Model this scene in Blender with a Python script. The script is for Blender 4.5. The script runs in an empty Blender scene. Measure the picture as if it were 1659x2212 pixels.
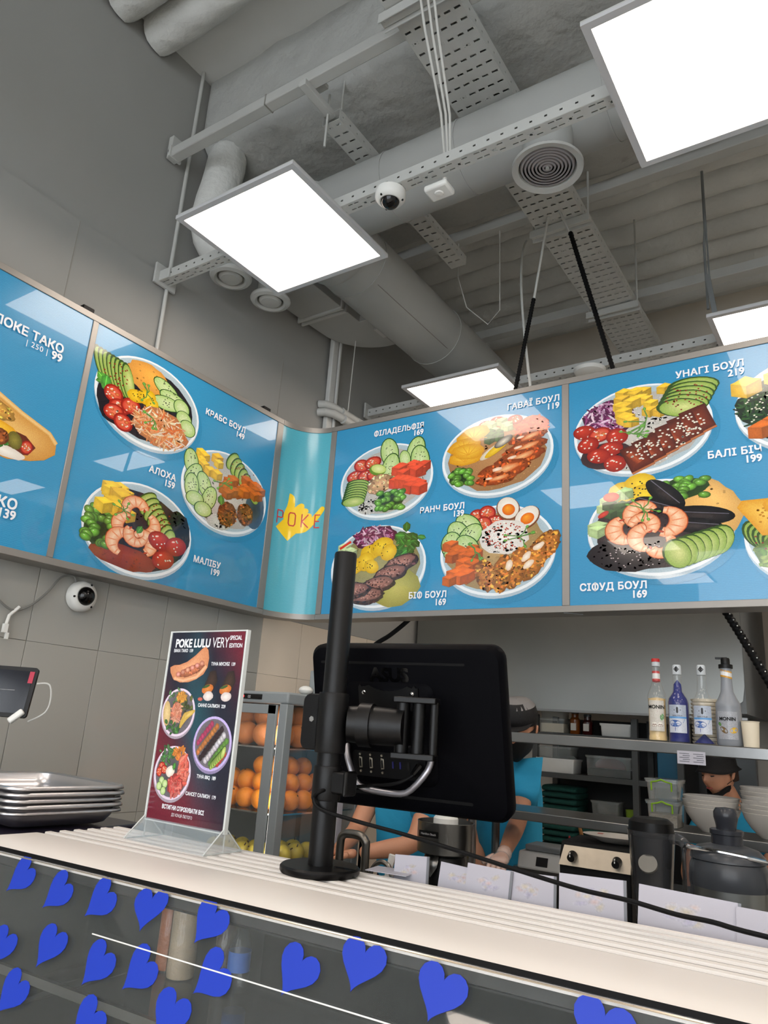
import bpy, bmesh, math, random
from mathutils import Vector, Matrix
random.seed(7)
scene = bpy.context.scene
C = scene.collection
PI = math.pi
H = 1.52                      # eye height: z in the builders is measured from the eye level

# ------------------------------------------------------------------ camera, light, exposure
cd = bpy.data.cameras.new('camera'); cam = bpy.data.objects.new('camera', cd); C.objects.link(cam)
right, down, fwd = Vector((.83064282, .55283316, .06639283)), Vector((-.10315622, .26996519, -.95732836)), Vector((-.54716661, .78834909, .28127283))
cam.matrix_world = Matrix(((right.x, -down.x, -fwd.x, 0), (right.y, -down.y, -fwd.y, 0), (right.z, -down.z, -fwd.z, H), (0, 0, 0, 1)))
cd.sensor_fit = 'VERTICAL'; cd.sensor_height = 36; cd.lens = 25.85; cd.clip_start = .05
scene.camera = cam
scene.cycles.max_bounces = 14; scene.cycles.diffuse_bounces = 8
LED_STRENGTH = 7.5
w = bpy.data.worlds.new('world'); scene.world = w; w.use_nodes = True
w.node_tree.nodes['Background'].inputs[0].default_value = (.9, .95, 1, 1)
w.node_tree.nodes['Background'].inputs[1].default_value = 3.9
vs = scene.view_settings
vs.view_transform = 'Standard'; vs.look = 'None'; vs.gamma = 1; vs.exposure = 0.28; vs.use_curve_mapping = False

# ------------------------------------------------------------------ materials
def lin(c):
    return tuple(((x/255)/12.92 if x/255 <= .04045 else ((x/255+.055)/1.055)**2.4) for x in c[:3])
MATS = {}
def mat(name, col=(200, 200, 200), rough=.5, metal=0, bump=0, bscale=40, var=0, vscale=6, spec=.5, coat=0, trans=0, alpha=1, emit=0, bdist=.01, ior=1.45, stretch=None):
    if name in MATS: return MATS[name]
    m = bpy.data.materials.new(name); m.use_nodes = True; MATS[name] = m
    nt = m.node_tree; b = nt.nodes['Principled BSDF']; L = nt.links
    l = lin(col) + (1,)
    b.inputs['Base Color'].default_value = l; b.inputs['Roughness'].default_value = rough; b.inputs['Metallic'].default_value = metal
    b.inputs['Specular IOR Level'].default_value = spec; b.inputs['Coat Weight'].default_value = coat; b.inputs['Coat Roughness'].default_value = .04
    b.inputs['Transmission Weight'].default_value = trans; b.inputs['Alpha'].default_value = alpha; b.inputs['IOR'].default_value = ior
    if emit: b.inputs['Emission Color'].default_value = l; b.inputs['Emission Strength'].default_value = emit
    def coords(sc):
        tc = nt.nodes.new('ShaderNodeTexCoord')
        if not stretch: return tc.outputs['Object']
        mp = nt.nodes.new('ShaderNodeMapping'); mp.inputs['Scale'].default_value = stretch
        L.new(tc.outputs['Object'], mp.inputs['Vector']); return mp.outputs['Vector']
    if var:
        n = nt.nodes.new('ShaderNodeTexNoise'); n.inputs['Scale'].default_value = vscale; n.inputs['Detail'].default_value = 5
        L.new(coords(vscale), n.inputs['Vector'])
        r = nt.nodes.new('ShaderNodeValToRGB'); r.color_ramp.elements[0].position = .3; r.color_ramp.elements[1].position = .7
        r.color_ramp.elements[0].color = tuple(x*(1-var) for x in l[:3])+(1,); r.color_ramp.elements[1].color = tuple(min(1, x*(1+var)) for x in l[:3])+(1,)
        L.new(n.outputs['Fac'], r.inputs['Fac']); L.new(r.outputs['Color'], b.inputs['Base Color'])
    if bump:
        n = nt.nodes.new('ShaderNodeTexNoise'); n.inputs['Scale'].default_value = bscale; n.inputs['Detail'].default_value = 6
        L.new(coords(bscale), n.inputs['Vector'])
        bp = nt.nodes.new('ShaderNodeBump'); bp.inputs['Strength'].default_value = bump; bp.inputs['Distance'].default_value = bdist
        L.new(n.outputs['Fac'], bp.inputs['Height']); L.new(bp.outputs['Normal'], b.inputs['Normal'])
    return m
def print_mat(name, rough=.12, coat=.6, wave=None):
    """flat print: colours come from the vertex colours of the printed shapes"""
    if name in MATS: return MATS[name]
    m = bpy.data.materials.new(name); m.use_nodes = True; MATS[name] = m
    nt = m.node_tree; b = nt.nodes['Principled BSDF']
    a = nt.nodes.new('ShaderNodeAttribute'); a.attribute_name = 'Col'
    n = nt.nodes.new('ShaderNodeTexNoise'); n.inputs['Scale'].default_value = 260; n.inputs['Detail'].default_value = 3
    tc = nt.nodes.new('ShaderNodeTexCoord'); nt.links.new(tc.outputs['Object'], n.inputs['Vector'])
    mx = nt.nodes.new('ShaderNodeMix'); mx.data_type = 'RGBA'; mx.blend_type = 'OVERLAY'; mx.inputs[0].default_value = .35
    nt.links.new(a.outputs['Color'], mx.inputs[6]); nt.links.new(n.outputs['Fac'], mx.inputs[7])
    nt.links.new(mx.outputs[2], b.inputs['Base Color'])
    b.inputs['Roughness'].default_value = rough; b.inputs['Coat Weight'].default_value = coat; b.inputs['Coat Roughness'].default_value = .01
    return m
def panel_mat(name, c0, c1, wscale=160):
    """blue sign print with a fine printed wave pattern"""
    m = mat(name, c0, rough=.25, coat=.7); nt = m.node_tree; b = nt.nodes['Principled BSDF']; b.inputs['Coat Roughness'].default_value = .01
    tc = nt.nodes.new('ShaderNodeTexCoord'); wv = nt.nodes.new('ShaderNodeTexWave'); wv.bands_direction = 'Z'
    wv.inputs['Scale'].default_value = wscale/PI; wv.inputs['Distortion'].default_value = 3; wv.inputs['Detail'].default_value = 1; wv.inputs['Detail Scale'].default_value = 2.5
    nt.links.new(tc.outputs['Object'], wv.inputs['Vector'])
    r = nt.nodes.new('ShaderNodeValToRGB'); r.color_ramp.elements[0].color = lin(c0)+(1,); r.color_ramp.elements[1].color = lin(c1)+(1,)
    nt.links.new(wv.outputs['Fac'], r.inputs['Fac']); nt.links.new(r.outputs['Color'], b.inputs['Base Color'])
    return m
mat('paint_wall', (150, 150, 147), .75, bump=.15, bscale=9, var=.04, vscale=1.2)
mat('paint_beam', (170, 171, 168), .7, bump=.8, bscale=6, bdist=.045, var=.06, vscale=3)
mat('paint', (196, 197, 195), .75, bump=.25, bscale=9, var=.05, vscale=2)
mat('paint_wrap', (206, 207, 204), .7, bump=.8, bscale=9, bdist=.03, var=.06, vscale=3)
mat('paint_metal', (182, 183, 180), .5, bump=.05, bscale=30, var=.04)
mat('duct', (162, 163, 160), .55, bump=.08, bscale=12, var=.05, vscale=3)
mat('tile', (164, 163, 157), .22, bump=.02, bscale=3, var=.02, vscale=1.2)
mat('grout', (140, 138, 132), .9)
mat('white_wall', (214, 206, 194), .6, var=.02)
mat('floor', (216, 213, 206), .35, var=.1, vscale=3)
mat('dark', (14, 14, 15), .5, spec=.3)
mat('black', (5, 5, 6), .4, bump=.03, bscale=300, spec=.35)
mat('black_matte', (9, 9, 10), .6, spec=.2)
mat('black_gloss', (5, 5, 6), .12)
mat('steel', (138, 138, 137), .3, 1, bump=.02, bscale=60, var=.05)
mat('steel_brushed', (158, 160, 157), .36, 1, bump=.008, bscale=8, var=.05, vscale=2.5)
mat('alu', (150, 146, 141), .42, .5, var=.03)
mat('chrome', (200, 200, 200), .12, 1)
mat('tray_metal', (206, 204, 206), .33, 1, bump=.03, bscale=40, var=.06)
mat('white_plastic', (222, 222, 218), .4)
mat('grey_plastic', (62, 65, 70), .3)
mat('grey_metal', (128, 132, 134), .4, var=.03)
mat('white_paper', (186, 184, 194), .7)
mat('counter_white', (232, 226, 220), .38, bump=.02, bscale=20)
def glass(name, tint=(235, 245, 242), a=.12, rough=.02):
    """thin clear sheet: mostly see-through with a mirror-like surface"""
    if name in MATS: return MATS[name]
    m = bpy.data.materials.new(name); m.use_nodes = True; MATS[name] = m
    nt = m.node_tree; b = nt.nodes['Principled BSDF']; out = nt.nodes['Material Output']
    b.inputs['Base Color'].default_value = lin(tint)+(1,); b.inputs['Roughness'].default_value = rough
    b.inputs['Alpha'].default_value = a
    g = nt.nodes.new('ShaderNodeBsdfGlossy'); g.inputs['Roughness'].default_value = rough
    f = nt.nodes.new('ShaderNodeFresnel'); f.inputs['IOR'].default_value = 1.45
    ge = nt.nodes.new('ShaderNodeNewGeometry'); mr = nt.nodes.new('ShaderNodeMapRange'); mr.inputs['To Min'].default_value = 1.45; mr.inputs['To Max'].default_value = 1/1.45   # the sheet is thin: both faces reflect alike
    nt.links.new(ge.outputs['Backfacing'], mr.inputs['Value']); nt.links.new(mr.outputs['Result'], f.inputs['IOR'])
    mx = nt.nodes.new('ShaderNodeMixShader')
    nt.links.new(f.outputs[0], mx.inputs[0]); nt.links.new(b.outputs[0], mx.inputs[1]); nt.links.new(g.outputs[0], mx.inputs[2])
    nt.links.new(mx.outputs[0], out.inputs['Surface'])
    return m
glass('glass', a=.02); glass('acrylic', (225, 235, 238), a=.22); glass('clear_tub', (190, 198, 196), a=.22, rough=.15); glass('bottle_glass', (200, 210, 210), a=.05)

# ------------------------------------------------------------------ mesh builder
class MB:
    def __init__(s): s.v = []; s.f = []; s.vc = []; s.m = []; s.mi = 0; s.T = None; s.col = None
    def add(s, vs, fs, col=None):
        o = len(s.v)
        for p in vs:
            p = Vector(p); s.v.append(s.T @ p if s.T else p)
        s.f += [tuple(i+o for i in f) for f in fs]; s.m += [s.mi]*len(fs)
        if col is not None:
            if isinstance(col, list): s.vc += col
            else: s.vc += [col]*len(vs)
        return s
    def box(s, c, d, rz=0, taper=1):
        x, y, z = d[0]/2, d[1]/2, d[2]/2; cc = Vector(c); co, si = math.cos(rz), math.sin(rz); vs = []
        for k, t in ((-z, 1), (z, taper)):
            for a, b in ((-x, -y), (x, -y), (x, y), (-x, y)):
                a *= t; b *= t; vs.append(cc+Vector((a*co-b*si, a*si+b*co, k)))
        return s.add(vs, [(3, 2, 1, 0), (4, 5, 6, 7), (0, 1, 5, 4), (1, 2, 6, 5), (2, 3, 7, 6), (3, 0, 4, 7)])
    def b2(s, lo, hi):
        return s.box([(a+b)/2 for a, b in zip(lo, hi)], [b-a for a, b in zip(lo, hi)])
    def ring(s, p0, p1, r0, r1=None, n=16, caps=True):
        p0, p1 = Vector(p0), Vector(p1); r1 = r0 if r1 is None else r1
        d = (p1-p0).normalized(); u = d.orthogonal().normalized(); w_ = d.cross(u); vs = []
        for p, r in ((p0, r0), (p1, r1)):
            for i in range(n):
                a = 2*PI*i/n; vs.append(p+u*(r*math.cos(a))+w_*(r*math.sin(a)))
        fs = [(i, (i+1) % n, n+(i+1) % n, n+i) for i in range(n)]
        if caps: fs += [tuple(range(n-1, -1, -1)), tuple(range(n, 2*n))]
        return s.add(vs, fs)
    def tube(s, pts, r, n=8, closed=False):
        pts = [Vector(p) for p in pts]; N = len(pts); vs = []; u = None
        for i, p in enumerate(pts):
            d = (pts[min(i+1, N-1)]-pts[max(i-1, 0)]).normalized()
            u = d.orthogonal().normalized() if u is None else (u-d*u.dot(d)).normalized()
            w_ = d.cross(u); rr = r[i] if isinstance(r, (list, tuple)) else r
            for k in range(n):
                a = 2*PI*k/n; vs.append(p+u*(rr*math.cos(a))+w_*(rr*math.sin(a)))
        fs = [(i*n+k, i*n+(k+1) % n, (i+1)*n+(k+1) % n, (i+1)*n+k) for i in range(N-1) for k in range(n)]
        fs += [tuple(range(n-1, -1, -1)), tuple(range((N-1)*n, N*n))]
        return s.add(vs, fs)
    def lathe(s, prof, c=(0, 0, 0), n=24, sx=1, sy=1, wob=None, caps=True):
        c = Vector(c); vs = []; N = len(prof)
        for j, (r, z) in enumerate(prof):
            for k in range(n):
                a = 2*PI*k/n; q = 1 if wob is None else wob(a)
                vs.append(c+Vector((r*q*sx*math.cos(a), r*q*sy*math.sin(a), z)))
        fs = [(i*n+k, i*n+(k+1) % n, (i+1)*n+(k+1) % n, (i+1)*n+k) for i in range(N-1) for k in range(n)]
        if caps and prof[0][0] > 1e-5: fs.append(tuple(range(n-1, -1, -1)))
        if caps and prof[-1][0] > 1e-5: fs.append(tuple(range((N-1)*n, N*n)))
        return s.add(vs, fs)
    def sph(s, c, r, n=14, m=9):
        c = Vector(c); r = (r, r, r) if not isinstance(r, (tuple, list)) else r
        vs = [c+Vector((0, 0, -r[2]))]
        for j in range(1, m):
            t = PI*j/m-PI/2
            for k in range(n):
                a = 2*PI*k/n; vs.append(c+Vector((r[0]*math.cos(t)*math.cos(a), r[1]*math.cos(t)*math.sin(a), r[2]*math.sin(t))))
        vs.append(c+Vector((0, 0, r[2]))); E = len(vs)-1
        fs = [(0, 1+(k+1) % n, 1+k) for k in range(n)]
        fs += [(1+j*n+k, 1+j*n+(k+1) % n, 1+(j+1)*n+(k+1) % n, 1+(j+1)*n+k) for j in range(m-2) for k in range(n)]
        fs += [(E, 1+(m-2)*n+k, 1+(m-2)*n+(k+1) % n) for k in range(n)]
        return s.add(vs, fs)
    def prism(s, poly, o, ex, ey, ez, d):
        """polygon in the ex/ey plane pushed d along ez"""
        o, ex, ey, ez = Vector(o), Vector(ex), Vector(ey), Vector(ez); n = len(poly)
        a = [o+ex*x+ey*y for x, y in poly]; b = [p+ez*d for p in a]
        return s.add(a+b, [tuple(range(n-1, -1, -1)), tuple(range(n, 2*n))]+[(i, (i+1) % n, n+(i+1) % n, n+i) for i in range(n)])
    def perf(s, o, ex, ey, xs, ys, hole):
        """punched sheet: grid cuts xs, ys; hole(i, j) 0 solid, 1 slot, 2 round hole"""
        o, ex, ey = Vector(o), Vector(ex), Vector(ey)
        for i in range(len(xs)-1):
            j = 0
            while j < len(ys)-1:
                h = hole(i, j)
                if h == 1: j += 1; continue
                x0, x1, y0, y1 = xs[i], xs[i+1], ys[j], ys[j+1]
                if h == 2:
                    cx, cy, r = (x0+x1)/2, (y0+y1)/2, min(x1-x0, y1-y0)*.42; vs = []; n = 12
                    for k in range(n):
                        a = 2*PI*k/n; c_, s_ = math.cos(a), math.sin(a); q = 1/max(abs(c_), abs(s_))
                        vs.append(o+ex*(cx+(x1-x0)/2*c_*q)+ey*(cy+(y1-y0)/2*s_*q))
                    for k in range(n):
                        a = 2*PI*k/n; vs.append(o+ex*(cx+r*math.cos(a))+ey*(cy+r*math.sin(a)))
                    s.add(vs, [(k, (k+1) % n, n+(k+1) % n, n+k) for k in range(n)])
                else:
                    s.add([o+ex*x0+ey*y0, o+ex*x1+ey*y0, o+ex*x1+ey*y1, o+ex*x0+ey*y1], [(0, 1, 2, 3)])
                j += 1
        return s
def obj(name, mb, m, parent=None, smooth=35, bev=0, sub=0, sol=0, loc=None, segs=2):
    me = bpy.data.meshes.new(name); me.from_pydata([tuple(p) for p in mb.v], [], mb.f); 
    for q in (m if isinstance(m, (list, tuple)) else [m]): me.materials.append(MATS[q] if isinstance(q, str) else q)
    if any(mb.m): me.polygons.foreach_set('material_index', mb.m)
    if mb.vc:
        at = me.color_attributes.new('Col', 'FLOAT_COLOR', 'POINT')
        at.data.foreach_set('color', [x for c in mb.vc for x in (*c, 1.0)])
    me.validate()
    if smooth:
        me.polygons.foreach_set('use_smooth', [True]*len(me.polygons)); me.set_sharp_from_angle(angle=math.radians(smooth))
    me.update()
    return obj_me(name, me, parent, bev, sub, sol, loc, segs)
def obj_me(name, me, parent=None, bev=0, sub=0, sol=0, loc=None, segs=2):
    o = bpy.data.objects.new(name, me); C.objects.link(o)
    if parent: o.parent = parent; o.location = loc or (0, 0, 0)
    else: o.location = Vector(loc or (0, 0, 0))+Vector((0, 0, H))
    if sol: q = o.modifiers.new('thick', 'SOLIDIFY'); q.thickness = sol; q.offset = 0
    if bev: q = o.modifiers.new('bevel', 'BEVEL'); q.width = bev; q.segments = segs; q.limit_method = 'ANGLE'; q.harden_normals = False
    if sub: q = o.modifiers.new('sub', 'SUBSURF'); q.levels = q.render_levels = sub
    return o
def tag(o, label, cat, group=None):
    o['label'] = label; o['category'] = cat
    if group: o['group'] = group
    return o
def thing(name, label, cat, loc=(0, 0, 0), rz=0, group=None):
    o = bpy.data.objects.new(name, None); C.objects.link(o); o.empty_display_size = .05
    o.location = Vector(loc)+Vector((0, 0, H)); o.rotation_euler = (0, 0, rz)
    return tag(o, label, cat, group)
def struct(o): o['kind'] = 'structure'; return o
def plab(o, label): o['label'] = label; return o
def copy_tree(o, loc, rz=None, parent=None):
    c = o.copy(); C.objects.link(c); c.parent = parent
    if parent is None:
        c.location = Vector(loc)+Vector((0, 0, H))
        if rz is not None: c.rotation_euler = (0, 0, rz)
    for ch in list(o.children):
        copy_tree(ch, None, None, c)
    return c
def arc(cx, cy, r, a0, a1, n):
    return [(cx+r*math.cos(math.radians(a0+(a1-a0)*i/n)), cy+r*math.sin(math.radians(a0+(a1-a0)*i/n))) for i in range(n+1)]
def rrect(w_, h, r, n=4):
    p = []
    for cx, cy, a in ((w_/2-r, h/2-r, 0), (-w_/2+r, h/2-r, 90), (-w_/2+r, -h/2+r, 180), (w_/2-r, -h/2+r, 270)): p += arc(cx, cy, r, a, a+90, n)
    return p
def text_mb(txt, size, bold=0, align='LEFT', spacing=1.0, shear=0, xscale=1.0):
    """printed letters as a flat mesh in the xy plane; returns (verts, faces)"""
    cu = bpy.data.curves.new('t', 'FONT'); cu.body = txt; cu.size = size; cu.offset = bold; cu.align_x = align; cu.space_character = spacing; cu.shear = shear
    cu.resolution_u = 3; cu.fill_mode = 'BOTH'
    o = bpy.data.objects.new('t', cu); C.objects.link(o)
    dg = bpy.context.evaluated_depsgraph_get(); me = bpy.data.meshes.new_from_object(o.evaluated_get(dg))
    r = ([Vector((v.co.x*xscale, v.co.y, 0)) for v in me.vertices], [tuple(p.vertices) for p in me.polygons])
    bpy.data.objects.remove(o); bpy.data.meshes.remove(me); bpy.data.curves.remove(cu)
    return r
def text_line(txt, size, align, sp, xs):
    vs, fs = text_mb(txt.replace('Ф', 'О'), size, 0, 'LEFT', sp, 0, xs)
    right = max(p.x for p in vs); bars = []
    for i, ch in enumerate(txt):
        if ch == 'Ф':
            a = max(p.x for p in text_mb(txt[:i].replace('Ф', 'О')+'О', size, 0, 'LEFT', sp, 0, xs)[0]); q = text_mb('О', size, 0, 'LEFT', sp, 0, xs)[0]; wO = max(p.x for p in q)-min(p.x for p in q)
            bars.append(a-wO/2)
    for c in bars:
        n = len(vs); h = size*.055; vs += [Vector((c-h, -size*.05, 0)), Vector((c+h, -size*.05, 0)), Vector((c+h, size*.78, 0)), Vector((c-h, size*.78, 0))]; fs.append((n, n+1, n+2, n+3))
    d = {'LEFT': 0, 'RIGHT': -right, 'CENTER': -right/2}[align]
    return [Vector((p.x+d, p.y, 0)) for p in vs], fs
def lettering(name, parent, items, m, o, ex, ey, ez, lift=.0005):
    """items: (text, x, y, size, bold, align) laid on the plane o + x ex + y ey"""
    o, ex, ey, ez = Vector(o), Vector(ex), Vector(ey), Vector(ez)
    for it in items:
        mb = MB()
        t, x, y, size = it[:4]; bold = it[4] if len(it) > 4 else 0; al = it[5] if len(it) > 5 else 'LEFT'; sp = it[6] if len(it) > 6 else 1; xs = it[7] if len(it) > 7 else 1
        vs, fs = text_line(t, size, al, sp, xs); k = 0
        for dx, dy in (((0, 0),) if bold <= 0 else ((-1, -1), (1, -1), (1, 1), (-1, 1), (0, 0))):
            mb.add([o+ex*(x+p.x+dx*bold)+ey*(y+p.y+dy*bold)+ez*(lift+k*1e-5) for p in vs], fs); k += 1
        r = obj(name, mb, m, parent, smooth=0)
    return r

# ------------------------------------------------------------------ room shell
XW, YB, XR, YF, ZC = -2.55, 5.0, 4.4, -4.2, 3.08
struct(obj('floor', MB().b2((XW-.2, YF-.2, -H-.2), (XR+.2, YB+.2, -H)), 'floor'))
ceiling = struct(obj('ceiling', MB().b2((XW-.2, YF-.2, ZC), (XR+.2, YB+.2, ZC+.2)), 'paint'))
mat('case_frame', (90, 92, 94), .4)
wl = MB().b2((XW-.25, YF-.2, -H), (XW-.0045, YB+.2, .5)).b2((XW-.25, YF-.2, .5), (XW, YB+.2, 1.905)).b2((XW-.25, YF-.2, 1.905), (XW-.014, YB+.2, ZC))
wl = struct(obj('wall_left', wl, 'paint_wall', smooth=0))
struct(obj('wall_back', MB().b2((XW, YB, -H), (XR, YB+.2, ZC)), 'white_wall'))
struct(obj('wall_right', MB().b2((XR, YF, -H), (XR+.2, YB, ZC)), 'paint'))
m = MB().b2((XW, YF-.2, -H), (XW+.6, YF, ZC)).b2((XR-.4, YF-.2, -H), (XR, YF, ZC)).b2((XW+.6, YF-.2, 2.5), (XR-.4, YF, ZC)).b2((XW+.6, YF-.2, -H), (XR-.4, YF, -H+.1))
struct(obj('wall_front', m, 'paint', smooth=0))
wn = struct(obj('window_1', MB().b2((XW+.6, YF-.12, -H+.1), (XW+.66, YF-.04, 2.5)).b2((XR-.46, YF-.12, -H+.1), (XR-.4, YF-.04, 2.5)).b2((XW+.66, YF-.12, 2.44), (XR-.46, YF-.04, 2.5)).b2((XW+.66, YF-.12, -H+.1), (XR-.46, YF-.04, -H+.16)), 'case_frame'))
nw = 4; x0, x1 = XW+.66, XR-.46
for k in range(nw):
    a, b = x0+(x1-x0)*k/nw, x0+(x1-x0)*(k+1)/nw
    obj('window_pane', MB().b2((a+.02, YF-.085, -H+.16), (b-.02, YF-.075, 2.44)), 'glass', wn)
    if k: obj('mullion', MB().b2((a-.03, YF-.12, -H+.16), (a+.03, YF-.04, 2.44)), 'case_frame', wn)
# big glazed tiles on the lower left wall, thin recessed joints
tile_me = None
for j, (z0, z1) in enumerate(((-1.515, -.9862), (-.985, -.3862), (-.385, .2138), (.215, .498))):
    me = None
    for i in range(12):
        if me is None:
            o = obj('tile', MB().box((0, 0, 0), (.012, .2978, z1-z0)), 'tile', wl, bev=.0008, loc=(XW-.006, .74+.3*i, (z0+z1)/2), segs=1); me = o.data
        else: obj_me('tile', me, wl, loc=(XW-.006, .74+.3*i, (z0+z1)/2), bev=.0008, segs=1)
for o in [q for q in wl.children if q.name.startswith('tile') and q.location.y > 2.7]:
    o.material_slots[0].link = 'OBJECT'; o.material_slots[0].material = mat('tile_lit', (212, 200, 184), .3, bump=.02, bscale=3, var=.02, vscale=1.2)   # lighter copy of the tile: kitchen lamplight put into the colour
# hairline panel joints on the upper wall
for y, z0, z1 in ((1.36, 1.5, 1.9), (2.62, 1.5, 1.9), (.55, 1.92, 3.05)):
    obj('panel_joint', MB().box((XW+.0005, y, (z0+z1)/2), (.002, .003, z1-z0)), 'grout', wl)
# sprayed ribs of the roof deck, running away from the left wall
def rib_mesh(x0, x1, r, nx=70, nr=10):
    mb = MB(); vs = []; rnd = random.Random(3)
    for i in range(nx+1):
        x = x0+(x1-x0)*i/nx; rr = r*(1+.05*math.sin(i*.9)+rnd.uniform(-.03, .03))
        for k in range(nr+1):
            a = PI+PI*k/nr; q = rr*(1+rnd.uniform(-.04, .04))
            vs.append((x, q*math.cos(a)*1.05, q*math.sin(a)*1.35-.02*(k not in (0, nr))))
    mb.add(vs, [(i*(nr+1)+k, i*(nr+1)+k+1, (i+1)*(nr+1)+k+1, (i+1)*(nr+1)+k) for i in range(nx) for k in range(nr)])
    return mb
rm = None; y = -.46
while y < 4.9:
    if not (1.64 < y < 3.2):
        if rm is None: rm = obj('rib', rib_mesh(XW, XR, .085), 'paint_wrap', ceiling, smooth=60, loc=(0, y, ZC+.01)).data
        else: obj_me('rib', rm, ceiling, loc=(0, y, ZC+.01))
    y += .2
# wrapped box beam across the room
def crinkle(lo, hi, n, amp, seed):
    rnd = random.Random(seed); mb = MB(); (x0, y0, z0), (x1, y1, z1) = lo, hi
    sec = [(y0, z1), (y0, z0+.28), (y0+.01, z0+.05), (y0+.06, z0), (y0+.3, z0-.02), (y0+.55, z0-.015), (y0+.8, z0-.02), (y1-.08, z0), (y1-.01, z0+.06), (y1, z1)]
    N = len(sec); vs = []
    for i in range(n+1):
        x = x0+(x1-x0)*i/n
        for (yy, zz) in sec: vs.append((x+rnd.uniform(-.02, .02)*(0 < i < n), yy+rnd.uniform(-amp, amp), zz+rnd.uniform(-amp, amp)*(zz < z1)))
    return mb.add(vs, [(i*N+k, (i+1)*N+k, (i+1)*N+k+1, i*N+k+1) for i in range(n) for k in range(N-1)])
b = obj('wrapped_beam', crinkle((XW, 1.87, 2.66), (XR, 3.05, 3.09), 46, .012, 5), 'paint_beam', smooth=50)
tag(b, 'wide white insulation-wrapped beam running under the ribbed ceiling', 'beam')
q = MB().b2((XW, 3.04, 2.62), (XR, 3.10, 2.68)); tag(obj('square_tube', q, 'paint_metal', bev=.004), 'white square steel tube along the far edge of the wrapped beam', 'tube')
q = MB().b2((XW, 4.02, 2.60), (XR, 4.09, 2.66)); tag(obj('square_tube', q, 'paint_metal', bev=.004), 'white square steel tube under the far ceiling ribs', 'tube')

# ------------------------------------------------------------------ ducts
def circle_seams(mb, axis, c, r, at):
    for t in at:
        p = list(c); p[axis] = t; a = list(p); a[axis] -= .004; d = list(p); d[axis] += .004
        mb.ring(a, d, r+.0035, n=40, caps=True)
duct = thing('round_duct', 'long white round air duct crossing above the perforated channel', 'duct', (0, 2.165, 2.25))
m = MB().ring((-1.99, 0, 0), (1.6, 0, 0), .148, n=40); obj('pipe', m, 'duct', duct)
for x in (-1.55, -1.2, -.62, -.42, .4): m = MB(); circle_seams(m, 0, (0, 0, 0), .148, (x,)); obj('seam_band', m, 'duct', duct)
duct2 = thing('round_duct', 'thick white round air duct with end collar running towards the kitchen', 'duct', (-1.99, 2.2, 2.2))
m = MB().ring((0, .1, 0), (0, 2.8, 0), .178, n=44); obj('pipe', m, 'duct', duct2)
m = MB().lathe([(.0, -.2), (.10, -.2), (.16, -.16), (.183, -.09), (.19, .14), (.183, .16)], n=44); m.v = [Vector((p.x, p.z, p.y)) for p in m.v]; m.f = [tuple(reversed(f)) for f in m.f]
obj('end_collar', m, 'duct', duct2)
for y in (.28, 1.05, 1.9): m = MB(); circle_seams(m, 1, (0, 0, 0), .178, (y,)); obj('seam_band', m, 'duct', duct2)
m = MB().box((.118, .66, -.132), (.003, .7, .004)); obj('long_seam', m, 'grout', duct2)
# flat elbow joining the big duct from the wall side
el = thing('flat_duct', 'flat rectangular duct elbow with flange against the left wall', 'duct', (-2.37, 2.5, 2.15))
pts = [(-.16, -.1), (.13, -.1), (.13, .36), (.30, .36)]+[(.30, .62)]+arc(.16, .36, .30, 75, 180, 10)[1:]
m = MB().prism(pts, (0, 0, 0), (1, 0, 0), (0, 1, 0), (0, 0, 1), .2); obj('duct_body', m, 'duct', el, bev=.003)
for y in (.19, .225): obj('flange', MB().box((-.015, y, .1), (.31, .012, .23)), 'paint_metal', el)
obj('clip', MB().box((.18, .5, -.004), (.03, .1, .012)), 'paint_metal', el); obj('clip', MB().box((.285, .56, -.004), (.05, .03, .012)), 'paint_metal', el)

# disc valves (round supply vents)
def disc_valve(x, y, label, top=.68):
    t = thing('disc_valve', label, 'vent', (x, y, 2.0), group=None)
    m = MB().ring((0, 0, .02), (0, 0, top), .07, n=28); obj('neck', m, 'duct', t)
    m = MB().lathe([(.078, .02), (.098, .006), (.1, -.002), (.094, -.012), (.075, -.018), (.066, -.008), (.064, .018)], n=36, caps=False); obj('rim', m, 'paint_metal', t)
    m = MB().lathe([(.0, -.02), (.045, -.018), (.056, -.008), (.056, .01), (0, .012)], n=32); obj('disc', m, 'paint_metal', t)
disc_valve(-2.395, 2.045, 'white round disc valve vent half hidden by the light panel', .09)
disc_valve(-2.36, 2.285, 'white round disc valve vent just past the light panel corner')
t = thing('flexible_hose', 'crumpled white insulated hose end beside the wall above the light panel', 'hose', (-2.44, 1.93, 2.12))
m = MB().tube([(.02, .06, -.06), (.0, .0, .02), (-.0, -.02, .14), (.01, .0, .3), (.0, .03, .46), (0, .03, .58)], [.075, .095, .1, .09, .1, .095], n=14)
o = obj('hose', m, 'paint_wrap', t, sub=1)

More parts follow.
